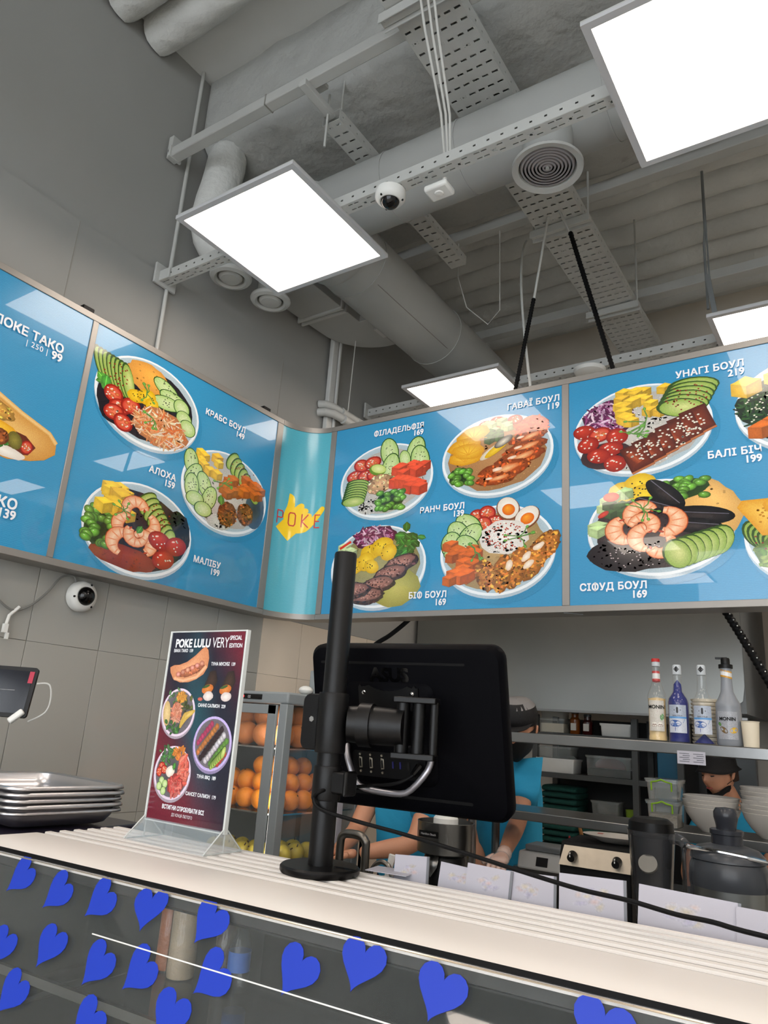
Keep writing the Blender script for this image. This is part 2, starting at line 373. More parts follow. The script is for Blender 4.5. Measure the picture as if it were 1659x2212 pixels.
# round louvre diffuser under the duct
t = thing('round_diffuser', 'round ceiling diffuser with dark concentric louvre rings', 'vent', (-.835, 2.085, 1.975))
m = MB().ring((0, 0, .03), (0, 0, .16), .09, n=28); obj('neck', m, 'duct', t)
m = MB().lathe([(.1, .03), (.128, .004), (.126, -.006), (.104, -.002), (.1, .02)], n=48, caps=False); obj('rim', m, 'paint_metal', t)
m = MB().lathe([(0, .022), (.103, .022), (.103, .028), (0, .028)], n=36); obj('throat', m, 'dark', t)
for i in range(7):
    r = .013+.0128*i
    m = MB().lathe([(r-.002, .0), (r+.0045, .0005), (r+.0085, .012), (r+.0065, .013), (r+.0025, .004), (r-.002, .003)], n=40, caps=False); obj('louvre_ring', m, mat('louvre', (150, 146, 148), .4), t)
m = MB().lathe([(0, -.004), (.007, -.003), (.008, .004), (0, .006)], n=12); obj('hub', m, 'paint_metal', t)

# ------------------------------------------------------------------ perforated channels and trays
def strut(name, x0, x1, yc, zb, label, wid=.05, hgt=.045):
    t = thing(name, label, 'channel', (x0, yc, zb))
    L = x1-x0; per = .13; xs = [0]; kinds = []
    n = int(L/per)
    for i in range(n):
        b = i*per
        for dx, k in ((.008, 's'), (.028, 'A'), (.034, 's'), (.054, 'A'), (.066, 's'), (.084, 'O'), (.092, 's'), (.112, 'B'), (.130, 's')): xs.append(b+dx); kinds.append(k)
    if xs[-1] < L: xs.append(L); kinds.append('s')
    ys = [0, .009, .014, .021, .034, .039, .05]
    ys = [q*wid/.05-wid/2 for q in ys]
    def hole(i, j):
        k = kinds[i]
        if k == 'A' and j in (1, 4): return 1
        if k == 'B' and j in (1, 4): return 1
        if k == 'O' and j == 3: return 2
        return 0
    m = MB().perf((0, 0, 0), (1, 0, 0), (0, 1, 0), xs, ys, hole)
    zs = [0, hgt*.42, hgt*.58, hgt]; xs2 = [0]; k2 = []
    for i in range(int(L/.05)):
        xs2 += [i*.05+.02, i*.05+.03, i*.05+.05]; k2 += [0, 1, 0]
    xs2.append(L); k2.append(0)
    h2 = lambda i, j: 1 if (k2[i] and j == 1) else 0
    for s in (-1, 1): m.perf((0, s*wid/2, 0), (1, 0, 0), (0, 0, 1), xs2, zs, h2)
    m.add([(0, -wid/2, hgt), (L, -wid/2, hgt), (L, wid/2, hgt), (0, wid/2, hgt)], [(0, 1, 2, 3)])  # unseen top plate, added to keep the inside dark behind the slots
    obj('channel', m, 'paint_metal', t, smooth=0, sol=.002)
    return t
s1 = strut('strut_channel', XW+.012, 2.9, 1.79, 1.852, 'perforated white metal channel carrying the first row of light panels')
m = MB().box((.006, 0, .03), (.012, .12, .1)).box((.04, -.032, .02), (.07, .01, .05)); obj('wall_bracket', m, 'paint_metal', s1, bev=.002)
s2 = strut('strut_channel', XW+.012, 2.9, 3.42, 1.852, 'perforated white metal channel behind the menu sign carrying the far light panels', wid=.06)
m = MB().box((.006, 0, .03), (.012, .12, .1)); obj('wall_bracket', m, 'paint_metal', s2, bev=.002)
def cable_tray(name, x0, x1, y0, y1, zb, side, label, rows, cat='cable tray'):
    t = thing(name, label, cat, ((x0+x1)/2, y0, zb)); W = x1-x0; L = y1-y0
    per = .05; ys = [0]; ky = []
    for i in range(int(L/per)):
        ys += [i*per+.02, i*per+.029, i*per+.05]; ky += [0, 1, 0]
    ys.append(L); ky.append(0)
    xs = [-W/2]; kx = []
    for i in range(rows):
        b = -W/2+W*(i+.2)/rows; xs += [b, b+W*.6/rows]; kx += [0, 1]
    xs.append(W/2); kx.append(0); half = {}
    def hole(i, j):
        if ky[j] and kx[i]:
            c = (j//3*5+(i//2)*3) % 11
            if c == 0: return 2
            return 1
        return 0
    m = MB().perf((0, 0, 0), (1, 0, 0), (0, 1, 0), xs, ys, hole)
    zs = [0, side*.4, side*.55, side]
    for s in (-1, 1): m.perf((s*W/2, 0, 0), (0, 1, 0), (0, 0, 1), ys, zs, lambda i, j: 1 if ky[i] and j == 1 else 0)
    m.add([(-W/2, 0, side), (W/2, 0, side), (W/2, L, side), (-W/2, L, side)], [(0, 1, 2, 3)])  # added cover, out of view, that darkens the tray behind its slots
    obj('tray', m, 'paint_metal', t, smooth=0, sol=.0018)
    return t
ct = cable_tray('cable_tray', -1.222, -.982, .6, 4.6, 2.408, .06, 'wide perforated white cable tray hung below the ceiling', 6)
for y in (.98, 2.32, 3.15):
    m = MB().box((0, y, -.018), (.30, .035, .022)).box((0, y-.022, -.026), (.30, .006, .04)).box((0, y+.022, -.026), (.30, .006, .04))
    obj('cross_bracket', m, 'paint_metal', ct, bev=.002)
    for s in (-1, 1): obj('hanger_rod', MB().ring((s*.138, y, -.03), (s*.138, y, .6), .005, n=8), 'paint_metal', ct)
ct2 = cable_tray('cable_tray', -1.742, -1.654, 1.86, 2.99, 2.408, .05, 'narrow slotted white cable tray ending over the round duct', 2)
obj('hanger_rod', MB().ring((0, .06, .03), (0, .06, .3), .005, n=8), 'paint_metal', ct2)
bar = thing('square_bar', 'white square bar fixed to the left wall in front of the wrapped beam', 'bar', (XW, 1.72, 2.5))
obj('bar', MB().b2((0, -.025, -.025), (3.4, .025, .025)), 'paint_metal', bar, bev=.004)
obj('wall_bracket', MB().box((.015, 0, .05), (.03, .05, .09)).box((.03, 0, .0), (.012, .07, .06)), 'paint_metal', bar, bev=.002)
for x in (.62, 1.3, 1.62): obj('band', MB().box((x, 0, 0), (.006, .054, .054)), 'grout', bar)
m = MB().box((.84, .06, -.04), (.035, .2, .028)).box((.84, .06, .04), (.05, .06, .02)); obj('clamp', m, 'paint_metal', bar, bev=.002)
obj('clamp_rod', MB().ring((.84, .13, -.22), (.84, .13, .05), .005, n=8), 'paint_metal', bar)
obj('strap', MB().tube([(.47, .02, .02), (.48, .06, .08), (.52, .12, .13)], .012, n=6), 'paint_metal', bar)

# ------------------------------------------------------------------ light panels
led_m = mat('led', (255, 240, 226), .5, emit=LED_STRENGTH)
def led(x, y, label, group=None):
    t = thing('led_panel', label, 'light', (x, y, 1.834), group=group)
    m = MB(); a, b = .2975, .275
    for s in (-1, 1):
        m.box((s*(a+b)/2, 0, .006), (a-b, 2*a, .012)); m.box((0, s*(a+b)/2, .006), (2*b, a-b, .012))
    obj('frame', m, mat('led_frame', (190, 190, 192), .45), t)
    obj('back', MB().box((0, 0, .0145), (2*a, 2*a, .005)), 'paint_metal', t)
    obj('diffuser', MB().box((0, 0, .007), (2*b, 2*b, .006)), 'led', t)
    return t
led(-1.815, 1.79, 'square light panel between the left wall and the dome camera')
led(-.21, 1.79, 'square light panel next to the round louvre diffuser')
led(-1.81, 3.42, 'square light panel behind the menu sign near the thick duct')
led(-.21, 3.42, 'square light panel behind the menu sign above the eel bowl print')
g = 'light panels in the rows over the customers'
for y in (1.79, 3.42):
    for x in (1.39, 2.99): led(x, y, 'square light panel over the right side of the shop', g)
for y in (.16, -1.47, -3.1):
    for x in (-1.81, -.21, 1.39, 2.99): led(x, y, 'square light panel over the customer area', 'light panels over the customer area')

# ------------------------------------------------------------------ small ceiling devices
def dome_camera(name, loc, rot, label, sc=1.0):
    t = thing(name, label, 'camera', loc); t.rotation_euler = rot
    m = MB().lathe([(.052*sc, 0), (.058*sc, .004*sc), (.058*sc, .03*sc), (.05*sc, .042*sc), (.040*sc, .047*sc), (.037*sc, .046*sc)], n=36); m.v = [Vector((p.x, p.y, -p.z)) for p in m.v]; m.f = [tuple(reversed(f)) for f in m.f]
    obj('housing', m, 'white_plastic', t)
    m = MB().sph((0, 0, -.038*sc), (.037*sc, .037*sc, .036*sc), n=24, m=16); obj('dome', m, 'black_gloss', t)
    for a in (20, 140, 260): obj('screw', MB().ring((.048*sc*math.cos(math.radians(a)), .048*sc*math.sin(math.radians(a)), -.046*sc), (.048*sc*math.cos(math.radians(a)), .048*sc*math.sin(math.radians(a)), -.041*sc), .004*sc, n=8), 'dark', t)
    return t
dome_camera('dome_camera', (-1.31, 1.79, 1.852), (0, 0, 0), 'white dome security camera under the perforated ceiling channel', .95)
dome_camera('dome_camera', (XW, 1.665, .405), (0, math.radians(-90), math.radians(0)), 'white dome security camera on the tiled wall below the sign', 1.0)
t = thing('smoke_detector', 'small square white detector below the perforated channel', 'detector', (-1.13, 1.83, 1.80))
obj('body', MB().box((0, 0, .012), (.09, .07, .024)), 'white_plastic', t, bev=.008); obj('lens', MB().lathe([(0, -.006), (.014, -.004), (.018, .002)], n=16), 'white_plastic', t)
obj('stem', MB().ring((.02, 0, .02), (.02, 0, .055), .008, n=8), 'white_plastic', t)
t = thing('ceiling_speaker', 'shallow round white speaker under the far perforated channel', 'speaker', (-1.125, 3.40, 1.852))
obj('body', MB().lathe([(0, -.03), (.05, -.03), (.075, -.02), (.082, -.004), (.08, 0), (0, 0)], n=32), 'white_plastic', t)
# vertical pipe and flat strip on the left wall
t = thing('wall_pipe', 'thin white vertical pipe running up the left wall', 'pipe', (XW+.014, 1.81, 1.2)); obj('pipe', MB().ring((0, 0, 0), (0, 0, 1.88), .009, n=12), 'paint_metal', t)
t = thing('wall_pipe', 'white vertical conduit strip on the left wall behind the sign corner', 'pipe', (XW+.022, 3.01, 1.0)); obj('pipe', MB().box((0, 0, 1.0), (.03, .05, 2.0)).box((.012, .04, 1.0), (.02, .02, 2.0)), 'paint', t, bev=.006)
t = thing('drain_pipes', 'pair of white drain pipes with elbows fixed to the left wall behind the sign', 'pipes', (XW, 2.95, 1.72))
for k, (dx, dz) in enumerate(((.05, .03), (.07, -.02))):
    m = MB().tube([(.0, 0, dz), (dx*.6, .01, dz), (dx, .05, dz), (dx+.02, .2, dz-.01), (dx+.05, .48, dz-.03)], .024, n=14)
    obj('pipe', m, 'paint_metal', t)
    for y in (.12, .26, .40): m = MB().ring((dx+.01+y*.07, y, dz-.003-.06*y+.0), (dx+.012+y*.07, y+.045, dz-.006-.06*y), .0275, n=14); obj('coupling', m, 'paint_metal', t)
# thin wires and rods hanging from the ceiling
def wire(name, label, pts, r, m, cat='cable', group=None):
    z = min(p[2] for p in pts); i = [p[2] for p in pts].index(z); b = pts[i]
    o = obj(name, MB().tube([(p[0]-b[0], p[1]-b[1], p[2]-b[2]) for p in pts], r, n=8), m, loc=b); tag(o, label, cat, group); return o
def bez(p0, p1, p2, n=14):
    p0, p1, p2 = Vector(p0), Vector(p1), Vector(p2)
    return [tuple(p0*(1-t)**2+p1*2*t*(1-t)+p2*t*t) for t in [i/n for i in range(n+1)]]
mat('wire_white', (190, 190, 186), .5)
for dx in (0, .012, .022):
    wire('white_cable', 'thin white cable of the bundle hanging from the cable tray to the channel', [(-1.03+dx*2, 1.42+dx, 2.43), (-1.045+dx*1.6, 1.55+dx, 2.2), (-1.06+dx, 1.7+dx, 2.0), (-1.09+dx, 1.79, 1.90)], .0045, 'wire_white', group='white cable bundle at the tray')
def braided(name, label, p0, p1, r, m, n=70, rest=None):
    """black corrugated cable sleeve"""
    p0, p1 = Vector(p0), Vector(p1); mb = MB(); pts = []; rr = []
    for i in range(n+1): pts.append(tuple((p0.lerp(p1, i/n))-p0)); rr.append(r*(1.12 if i % 2 else .86))
    mb.tube(pts, rr, n=10); return tag(obj(name, mb, m, loc=tuple(p0), smooth=60), label, 'cable')
braided('cable_sleeve', 'black corrugated cable sleeve rising from the sign beside the light panel', (-1.281, 2.82, 1.50), (-1.193, 2.82, 1.963), .0095, 'black_matte')
braided('cable_sleeve', 'long black corrugated cable sleeve leaning against the wide cable tray', (-.83, 2.82, 1.50), (-1.016, 2.82, 2.261), .0105, 'black_matte', 90)
wire('white_cable', 'white cable coming out of the short black sleeve up to the tray', [(-1.193, 2.82, 1.955), (-1.17, 2.82, 2.1), (-1.13, 2.85, 2.45)], .006, 'wire_white')
wire('white_cable', 'white cable coming out of the long black sleeve up to the tray', [(-1.016, 2.82, 2.25), (-1.05, 2.82, 2.35), (-1.09, 2.84, 2.45)], .006, 'wire_white')
wire('white_cable', 'slack white cable hanging down onto the sign beside the black sleeve', bez((-1.40, 3.2, 2.6), (-1.29, 2.8, 2.2), (-1.21, 2.84, 1.5)), .006, 'wire_white')
wire('hanging_wire', 'thin dark wire hanging free below the ceiling ribs', [(-.55, 3.55, 3.08), (-.55, 3.55, 2.25)], .004, 'grey_metal')
wire('hanging_wire', 'thicker dark rod hanging free beside the light panel chain', [(-.552, 3.55, 3.08), (-.556, 3.55, 2.6), (-.565, 3.55, 2.5), (-.565, 3.55, 2.13)], .007, 'grey_metal')
t = thing('slotted_strip', 'slanted dark slotted strip hanging above the far light panel', 'strip', (-.5, 3.42, 1.87)); obj('strip', MB().tube([(0, 0, 0), (-.05, .08, .42)], .016, n=4), 'grey_metal', t)
wire('white_cable', 'thin white wire drooping in a loop beside the thick duct', [(-1.75, 3.07, 2.64), (-1.74, 3.06, 2.4), (-1.7, 3.1, 2.22), (-1.6, 3.16, 2.12), (-1.54, 3.18, 2.2), (-1.5, 3.07, 2.64)], .003, 'wire_white')
wire('white_cable', 'thin white wire hanging from the flat duct elbow to the drain pipes', [(-2.38, 3.02, 2.15), (-2.41, 3.05, 1.95), (-2.44, 3.08, 1.74)], .003, 'wire_white')

# ------------------------------------------------------------------ printed pictures
LC = {}
def lc(c):
    if c not in LC: LC[c] = lin(c)
    return LC[c]
def mul(c, k): return tuple(max(0, min(255, x*k)) for x in c)
def jit(c, k=.08, rnd=random):
    q = 1+rnd.uniform(-k, k); return tuple(max(0, min(255, x*q*(1+rnd.uniform(-k, k)*.3))) for x in c)
class Art(MB):
    """flat print: every shape lies a hair above the one before it"""
    def __init__(s, f, seed=1): super().__init__(); s.f2 = f; s.w = .0004; s.o = (0, 0); s.s = (1, 1); s.r = random.Random(seed)
    def place(s, u, v, a=1, b=1): s.o = (u, v); s.s = (a, b); return s
    def put(s, pts, fs, cols, adv=True):
        if adv: s.w += 6e-6
        s.add([s.f2(s.o[0]+x*s.s[0], s.o[1]+y*s.s[1], s.w) for x, y in pts], fs, [lc(tuple(c)) for c in cols])
    def fan(s, pts, c0, c1=None, hx=0, hy=0, adv=True):
        n = len(pts); cx = sum(p[0] for p in pts)/n+hx; cy = sum(p[1] for p in pts)/n+hy
        s.put([(cx, cy)]+list(pts), [(0, i+1, (i+1) % n+1) for i in range(n)], [c0]+[c1 or c0]*n, adv)
    def ell(s, x, y, rx, ry, a=0, c0=(255, 255, 255), c1=None, n=18, nz=0, h=(0, 0), adv=True):
        ca, sa = math.cos(math.radians(a)), math.sin(math.radians(a)); pts = []
        for i in range(n):
            t = 2*PI*i/n; q = 1+(s.r.uniform(-nz, nz) if nz else 0); p, w_ = rx*q*math.cos(t), ry*q*math.sin(t); pts.append((x+p*ca-w_*sa, y+p*sa+w_*ca))
        s.fan(pts, c0, c1, h[0]*rx, h[1]*ry, adv)
    def strip(s, pts, w_, c, c1=None, adv=True):
        n = len(pts); vs = []; cs = []
        for i, (x, y) in enumerate(pts):
            a, b = pts[max(i-1, 0)], pts[min(i+1, n-1)]; dx, dy = b[0]-a[0], b[1]-a[1]; l = math.hypot(dx, dy) or 1
            q = w_[i] if isinstance(w_, (list, tuple)) else w_; nx, ny = -dy/l*q, dx/l*q
            vs += [(x+nx, y+ny), (x, y), (x-nx, y-ny)]; cs += [c1 or c, c, c1 or c]
        fs = [(3*i+k, 3*i+3+k, 3*i+4+k, 3*i+1+k) for i in range(n-1) for k in (0, 1)]
        s.put(vs, fs, cs, adv)
    # ---- food, in bowl units (-1..1)
    def bowl(s, u, v, a=.268, b=.19, inner=(178, 198, 208)):
        s.place(u, v, a, b)
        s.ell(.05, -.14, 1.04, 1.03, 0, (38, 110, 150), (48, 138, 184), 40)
        s.ell(0, -.05, 1.0, 1.0, 0, (215, 226, 232), (176, 194, 206), 44); s.ell(0, .0, 1.0, .985, 0, (232, 240, 244), (236, 242, 246), 44)
        s.ell(0, .01, .955, .935, 0, mul(inner, .55), inner, 44)
    def scatter(s, x, y, rx, ry, n, f):
        s.w += 8e-6
        for _ in range(n):
            t, q = s.r.uniform(0, 2*PI), math.sqrt(s.r.random()); f(x+rx*q*math.cos(t), y+ry*q*math.sin(t))
    def seeds(s, x, y, rx, ry, n, c=(250, 245, 225), z=.016):
        s.scatter(x, y, rx, ry, n, lambda a, b: s.ell(a, b, z, z*.9, s.r.uniform(0, 180), c, mul(c, .85), 6, adv=False))
    def rice(s, x, y, rx, ry, c=(235, 232, 225), n=60):
        s.ell(x, y, rx, ry, 0, mul(c, .92), mul(c, .78), 26, .04)
        s.scatter(x, y, rx*.95, ry*.95, n, lambda a, b: s.ell(a, b, .035, .02, s.r.uniform(0, 180), jit(c, .1, s.r), mul(c, .75), 7, adv=False))
    def avo(s, x, y, n=7, dx=.07, dy=-.03, rx=.2, ry=.3, a=20, da=4):
        for i in range(n):
            X, Y, A = x+dx*i, y+dy*i, a+da*i
            s.ell(X, Y, rx, ry, A, (60, 92, 30), (48, 78, 26), 18); s.ell(X+.012, Y-.012, rx*.9, ry*.92, A, (214, 220, 142), (140, 172, 72), 18, h=(.15, .1))
    def cubes(s, x, y, n, rx, ry, z=.13, c=(250, 200, 60)):
        ps = sorted([(x+s.r.uniform(-rx, rx), y+s.r.uniform(-ry, ry)) for _ in range(n)], key=lambda p: -p[1])
        for X, Y in ps:
            k = z*s.r.uniform(.85, 1.15); t = s.r.uniform(-.25, .25); c0 = jit(c, .06, s.r)
            A, B, D = (-k, .1*k+t*k), (0, -.35*k), (k, .15*k+t*k)
            up = lambda p: (p[0]+X, p[1]+Y+1.0*k); dn = lambda p: (p[0]+X, p[1]+Y-.35*k)
            T = (X+.05*k, Y+1.6*k)
            s.fan([up(A), up(B), up(D), T], mul(c0, 1.12), mul(c0, 1.0)); s.fan([dn(A), dn(B), up(B), up(A)], mul(c0, .95), mul(c0, .84)); s.fan([dn(B), dn(D), up(D), up(B)], mul(c0, .8), mul(c0, .68))
    def tom(s, x, y, r=.17, cut=True, a=None):
        a = s.r.uniform(0, 180) if a is None else a
        s.ell(x, y, r, r*1.15, a, (214, 62, 40), (142, 24, 16), 18, h=(-.3, .35))
        if cut:
            s.ell(x, y, r*.78, r*.92, a, (236, 128, 92), (206, 58, 40), 16)
            for k in range(3):
                t = math.radians(a+k*120); s.ell(x+.38*r*math.cos(t), y+.42*r*math.sin(t), r*.26, r*.22, a, (228, 150, 80), (186, 50, 30), 9)
        s.ell(x-.3*r, y+.45*r, r*.18, r*.1, 30, (255, 235, 225), (236, 150, 130), 8)
        s.seeds(x, y, r*.8, r*.8, 7, z=.018)
    def edam(s, x, y, rx, ry, n=16, z=.085):
        s.ell(x, y, rx*1.1, ry*1.1, 0, (30, 52, 22), (40, 66, 26), 14, .1)
        ps = sorted([(x+s.r.uniform(-rx, rx), y+s.r.uniform(-ry, ry)) for _ in range(n)], key=lambda p: -p[1])
        for X, Y in ps:
            a = s.r.uniform(-60, 60); g = jit((110, 172, 62), .12, s.r); s.ell(X, Y, z, z*.8, a, mul(g, 1.2), mul(g, .5), 14, h=(-.2, .3)); s.ell(X-.2*z, Y+.3*z, z*.25, z*.14, a, (225, 245, 190), g, 7)
    def shreds(s, x, y, rx, ry, n, cols, l=.2, w_=.012, base=None):
        if base: s.ell(x, y, rx, ry, 0, base, mul(base, .75), 22, .12)
        for i in range(n):
            t, q = s.r.uniform(0, 2*PI), math.sqrt(s.r.random())*.9; X, Y = x+rx*q*math.cos(t), y+ry*q*math.sin(t); a = s.r.uniform(0, PI); k = l*s.r.uniform(.5, 1); b = s.r.uniform(-.25, .25)*k
            dx, dy = math.cos(a)*k/2, math.sin(a)*k/2; c = jit(cols[i % len(cols)], .1, s.r)
            s.strip([(X-dx, Y-dy), (X-dy*b*3, Y+dx*b*3), (X+dx, Y+dy)], [w_*.6, w_, w_*.5], c, mul(c, .78), adv=(i % 3 == 0))
    def cuke(s, x, y, rx=.16, ry=.2, a=0, ribbon=False):
        s.ell(x, y, rx, ry, a, (70, 112, 52), (46, 86, 34), 20); s.ell(x, y, rx*.9, ry*.93, a, (214, 228, 178), (170, 202, 120), 20)
        if ribbon:
            ca, sa = math.cos(math.radians(a)), math.sin(math.radians(a))
            for k in (-.4, 0, .4): s.strip([(x+k*rx*ca+ry*.8*sa, y+k*rx*sa-ry*.8*ca), (x+k*rx*ca-ry*.8*sa, y+k*rx*sa+ry*.8*ca)], .012, (186, 212, 142), (200, 220, 160))
            s.seeds(x, y, rx*.6, ry*.7, 14, (40, 44, 30), .013)
        else:
            for k in range(6): t = k*PI/3; s.ell(x+rx*.45*math.cos(t), y+ry*.45*math.sin(t), rx*.1, ry*.08, math.degrees(t), (232, 238, 205), (190, 214, 150), 7)
    def yellow(s, x, y, k=1, a=0):
        for i, (dx, dy, r) in enumerate(((-.12, -.02, .17), (.05, .06, .19), (.16, -.05, .15))): s.ell(x+dx*k, y+dy*k, r*k, r*.8*k, a+30*i, (250, 214, 52), (214, 168, 18), 18, .04, h=(.1, .2))
        s.seeds(x, y, .2*k, .15*k, 18, (30, 26, 18), .013)
    def shrimp(s, x, y, r=.2, a=0):
        pts = []; ws = []
        for i in range(13): t = math.radians(a+i*17); q = r*(.78+.02*i); pts.append((x+q*math.cos(t), y+q*math.sin(t)*1.25)); ws.append(r*(.24+.36*math.sin(PI*i/12*.8+.5)))
        s.strip(pts, [q*1.12 for q in ws], (226, 128, 74), (178, 74, 36)); s.strip(pts, ws, (250, 214, 178), (232, 146, 96))
        for i in range(1, 12, 2):
            X, Y = pts[i]; t = math.radians(a+i*17); s.strip([(X-ws[i]*.8*math.cos(t), Y-ws[i]*.8*math.sin(t)), (X+ws[i]*.8*math.cos(t), Y+ws[i]*.8*math.sin(t))], .014, (232, 132, 84), (244, 180, 140))
        X, Y = pts[0]; s.ell(X, Y, r*.22, r*.12, a+80, (206, 84, 50), (160, 50, 30), 8)
    def crust(s, x, y, rx, ry, a=0, c=(208, 128, 52), n=70):
        s.ell(x, y, rx, ry, a, mul(c, 1.05), mul(c, .62), 26, .07)
        ca, sa = math.cos(math.radians(a)), math.sin(math.radians(a)); s.w += 8e-6
        for i in range(n):
            t, q = s.r.uniform(0, 2*PI), math.sqrt(s.r.random())*.95; p, w_ = rx*q*math.cos(t), ry*q*math.sin(t); k = s.r.uniform(.02, .05); c2 = mul(jit(c, .3, s.r), s.r.choice((.55, .78, 1.0, 1.14, 1.24)))
            s.ell(x+p*ca-w_*sa, y+p*sa+w_*ca, k, k*.6, s.r.uniform(0, 180), c2, mul(c2, .9), 6, .2, adv=(i % 8 == 0))
    def sauce(s, x, y, rx, ry, a=0, c=(244, 176, 92)):
        s.ell(x, y, rx, ry, a, mul(c, 1.06), mul(c, .86), 26, .06, h=(.2, .3)); s.seeds(x, y, rx*.8, ry*.8, 14, mul(c, .85), .02)
    def leaf(s, x, y, l=.2, a=0, c=(58, 110, 46)):
        ca, sa = math.cos(math.radians(a)), math.sin(math.radians(a)); P = lambda p, q: (x+p*ca-q*sa, y+p*sa+q*ca)
        s.fan([P(0, 0), P(l*.3, l*.28), P(l*.7, l*.3), P(l, 0), P(l*.7, -l*.3), P(l*.3, -l*.28)], mul(c, 1.4), c); s.strip([P(0, 0), P(l*.9, 0)], l*.02, mul(c, 1.8))
    def greens(s, x, y, rx, ry, n=14, c=(48, 92, 40)):
        for _ in range(n): s.leaf(x+s.r.uniform(-rx, rx), y+s.r.uniform(-ry, ry), s.r.uniform(.14, .3), s.r.uniform(0, 360), jit(c, .25, s.r))
    def sprout(s, x, y, k=.2):
        for _ in range(6):
            a = s.r.uniform(0, 2*PI); X, Y = x+k*math.cos(a), y+k*math.sin(a); s.strip([(x, y), ((x+X)/2+.03, (y+Y)/2), (X, Y)], .01, (92, 140, 66)); s.leaf(X, Y, .08, math.degrees(a), (84, 132, 56))
    def egg(s, x, y, a=20):
        s.ell(x, y-.02, .2, .27, a, (150, 96, 60), (120, 70, 44), 22); s.ell(x, y, .18, .245, a, (252, 250, 244), (226, 218, 204), 22); s.ell(x+.01, y-.04, .11, .13, a, (250, 170, 40), (222, 96, 16), 18, h=(-.2, .3))
    def mussel(s, x, y, a, k=1):
        s.ell(x, y, .36*k, .15*k, a, (34, 32, 38), (12, 12, 16), 24, h=(.1, .4)); s.ell(x, y-.01, .28*k, .08*k, a, (60, 52, 52), (26, 22, 26), 20)
        ca, sa = math.cos(math.radians(a)), math.sin(math.radians(a)); s.strip([(x-.3*k*ca, y-.3*k*sa+.05), (x+.3*k*ca, y+.3*k*sa+.05)], .01, (120, 116, 130), (20, 20, 26))
    def nacho(s, x, y, k=.3, a=0):
        P = [(x+k*math.cos(math.radians(a+t)), y+k*math.sin(math.radians(a+t))*1.2) for t in (0, 20, 120, 140, 240, 260)]; s.fan(P, (250, 206, 96), (222, 158, 46)); s.seeds(x, y, k*.5, k*.5, 18, (206, 138, 40), .02)

def food_krabs(s):
    s.rice(-.55, -.2, .38, .6, (34, 28, 40), 70); s.sauce(-.1, .56, .42, .34, -10, (246, 172, 74)); s.avo(-.93, .34, 8, .068, -.012, .11, .42, 22, -1); s.seeds(-.66, .3, .22, .28, 26, (150, 40, 30), .018); s.greens(-.8, .0, .1, .12, 5, (70, 130, 50))
    for x, y, a in ((.25, .52, 60), (.42, .36, 80), (.3, .2, 100)): s.cuke(x, y, .17, .3, a, True)
    for x, y in ((.6, .26), (.68, .02), (.78, -.15)): s.cuke(x, y, .17, .2, 20)
    for x, y in ((-.66, -.14), (-.52, -.36), (-.34, -.24), (-.6, -.52), (-.42, -.66)): s.tom(x, y, .17)
    s.yellow(-.14, .06, 1.05, 20); s.shreds(.26, -.44, .56, .42, 230, [(246, 190, 140), (240, 160, 100), (252, 226, 200), (228, 120, 66)], .28, .018, (232, 150, 96)); s.sprout(-.1, .2, .16); s.sprout(.1, -.3, .16)
def food_aloha(s):
    s.rice(-.1, -.75, .3, .2); s.ell(.72, -.15, .24, .5, 0, (44, 50, 66), (70, 92, 112), 20); s.cubes(-.5, .5, 15, .28, .24, .12)
    s.avo(.05, .84, 7, .1, -.1, .13, .26, -20, 6); s.seeds(.3, .7, .3, .2, 22, (150, 50, 30), .016)
    for x, y, a in ((-.84, .4, 10), (-.76, .12, -20), (-.5, -.02, 20), (-.76, -.16, 5), (-.36, -.3, -10)): s.cuke(x, y, .16, .32, a, True)
    for x, y in ((-.66, -.42), (-.46, -.6)): s.cuke(x, y, .2, .18, 0)
    s.cubes(.12, .12, 12, .22, .22, .13, (196, 104, 40)); s.cubes(.62, .26, 14, .26, .2, .13, (212, 112, 34)); s.crust(.08, -.52, .22, .31, 0, (146, 84, 36), 110); s.crust(.5, -.36, .2, .28, 0, (138, 80, 36), 100); s.sprout(-.1, .2, .16); s.leaf(-.12, -.1, .26, -80)
def food_malibu(s):
    s.rice(.66, .1, .3, .56, (30, 26, 34), 110); s.sauce(-.2, -.66, .6, .24, -6, (150, 54, 28)); s.edam(-.7, -.12, .22, .4, 26, .1); s.cubes(-.5, .36, 11, .26, .24, .16)
    s.avo(.02, .66, 8, .075, -.1, .13, .26, -35, 4); s.seeds(.3, .4, .24, .3, 24, (150, 44, 30), .018)
    for x, y, a, r in ((-.12, .36, 20, .19), (.08, .12, 230, .19), (-.26, .02, 80, .17), (-.28, -.36, 60, .19), (.08, -.3, 300, .19), (-.06, -.1, 150, .17)): s.shrimp(x, y, r, a)
    for x, y in ((.38, -.12), (.7, -.14), (.5, -.5)): s.tom(x, y, .2, False)
    s.leaf(-.05, -.1, .2, 70); s.sprout(-.35, .3, .14)
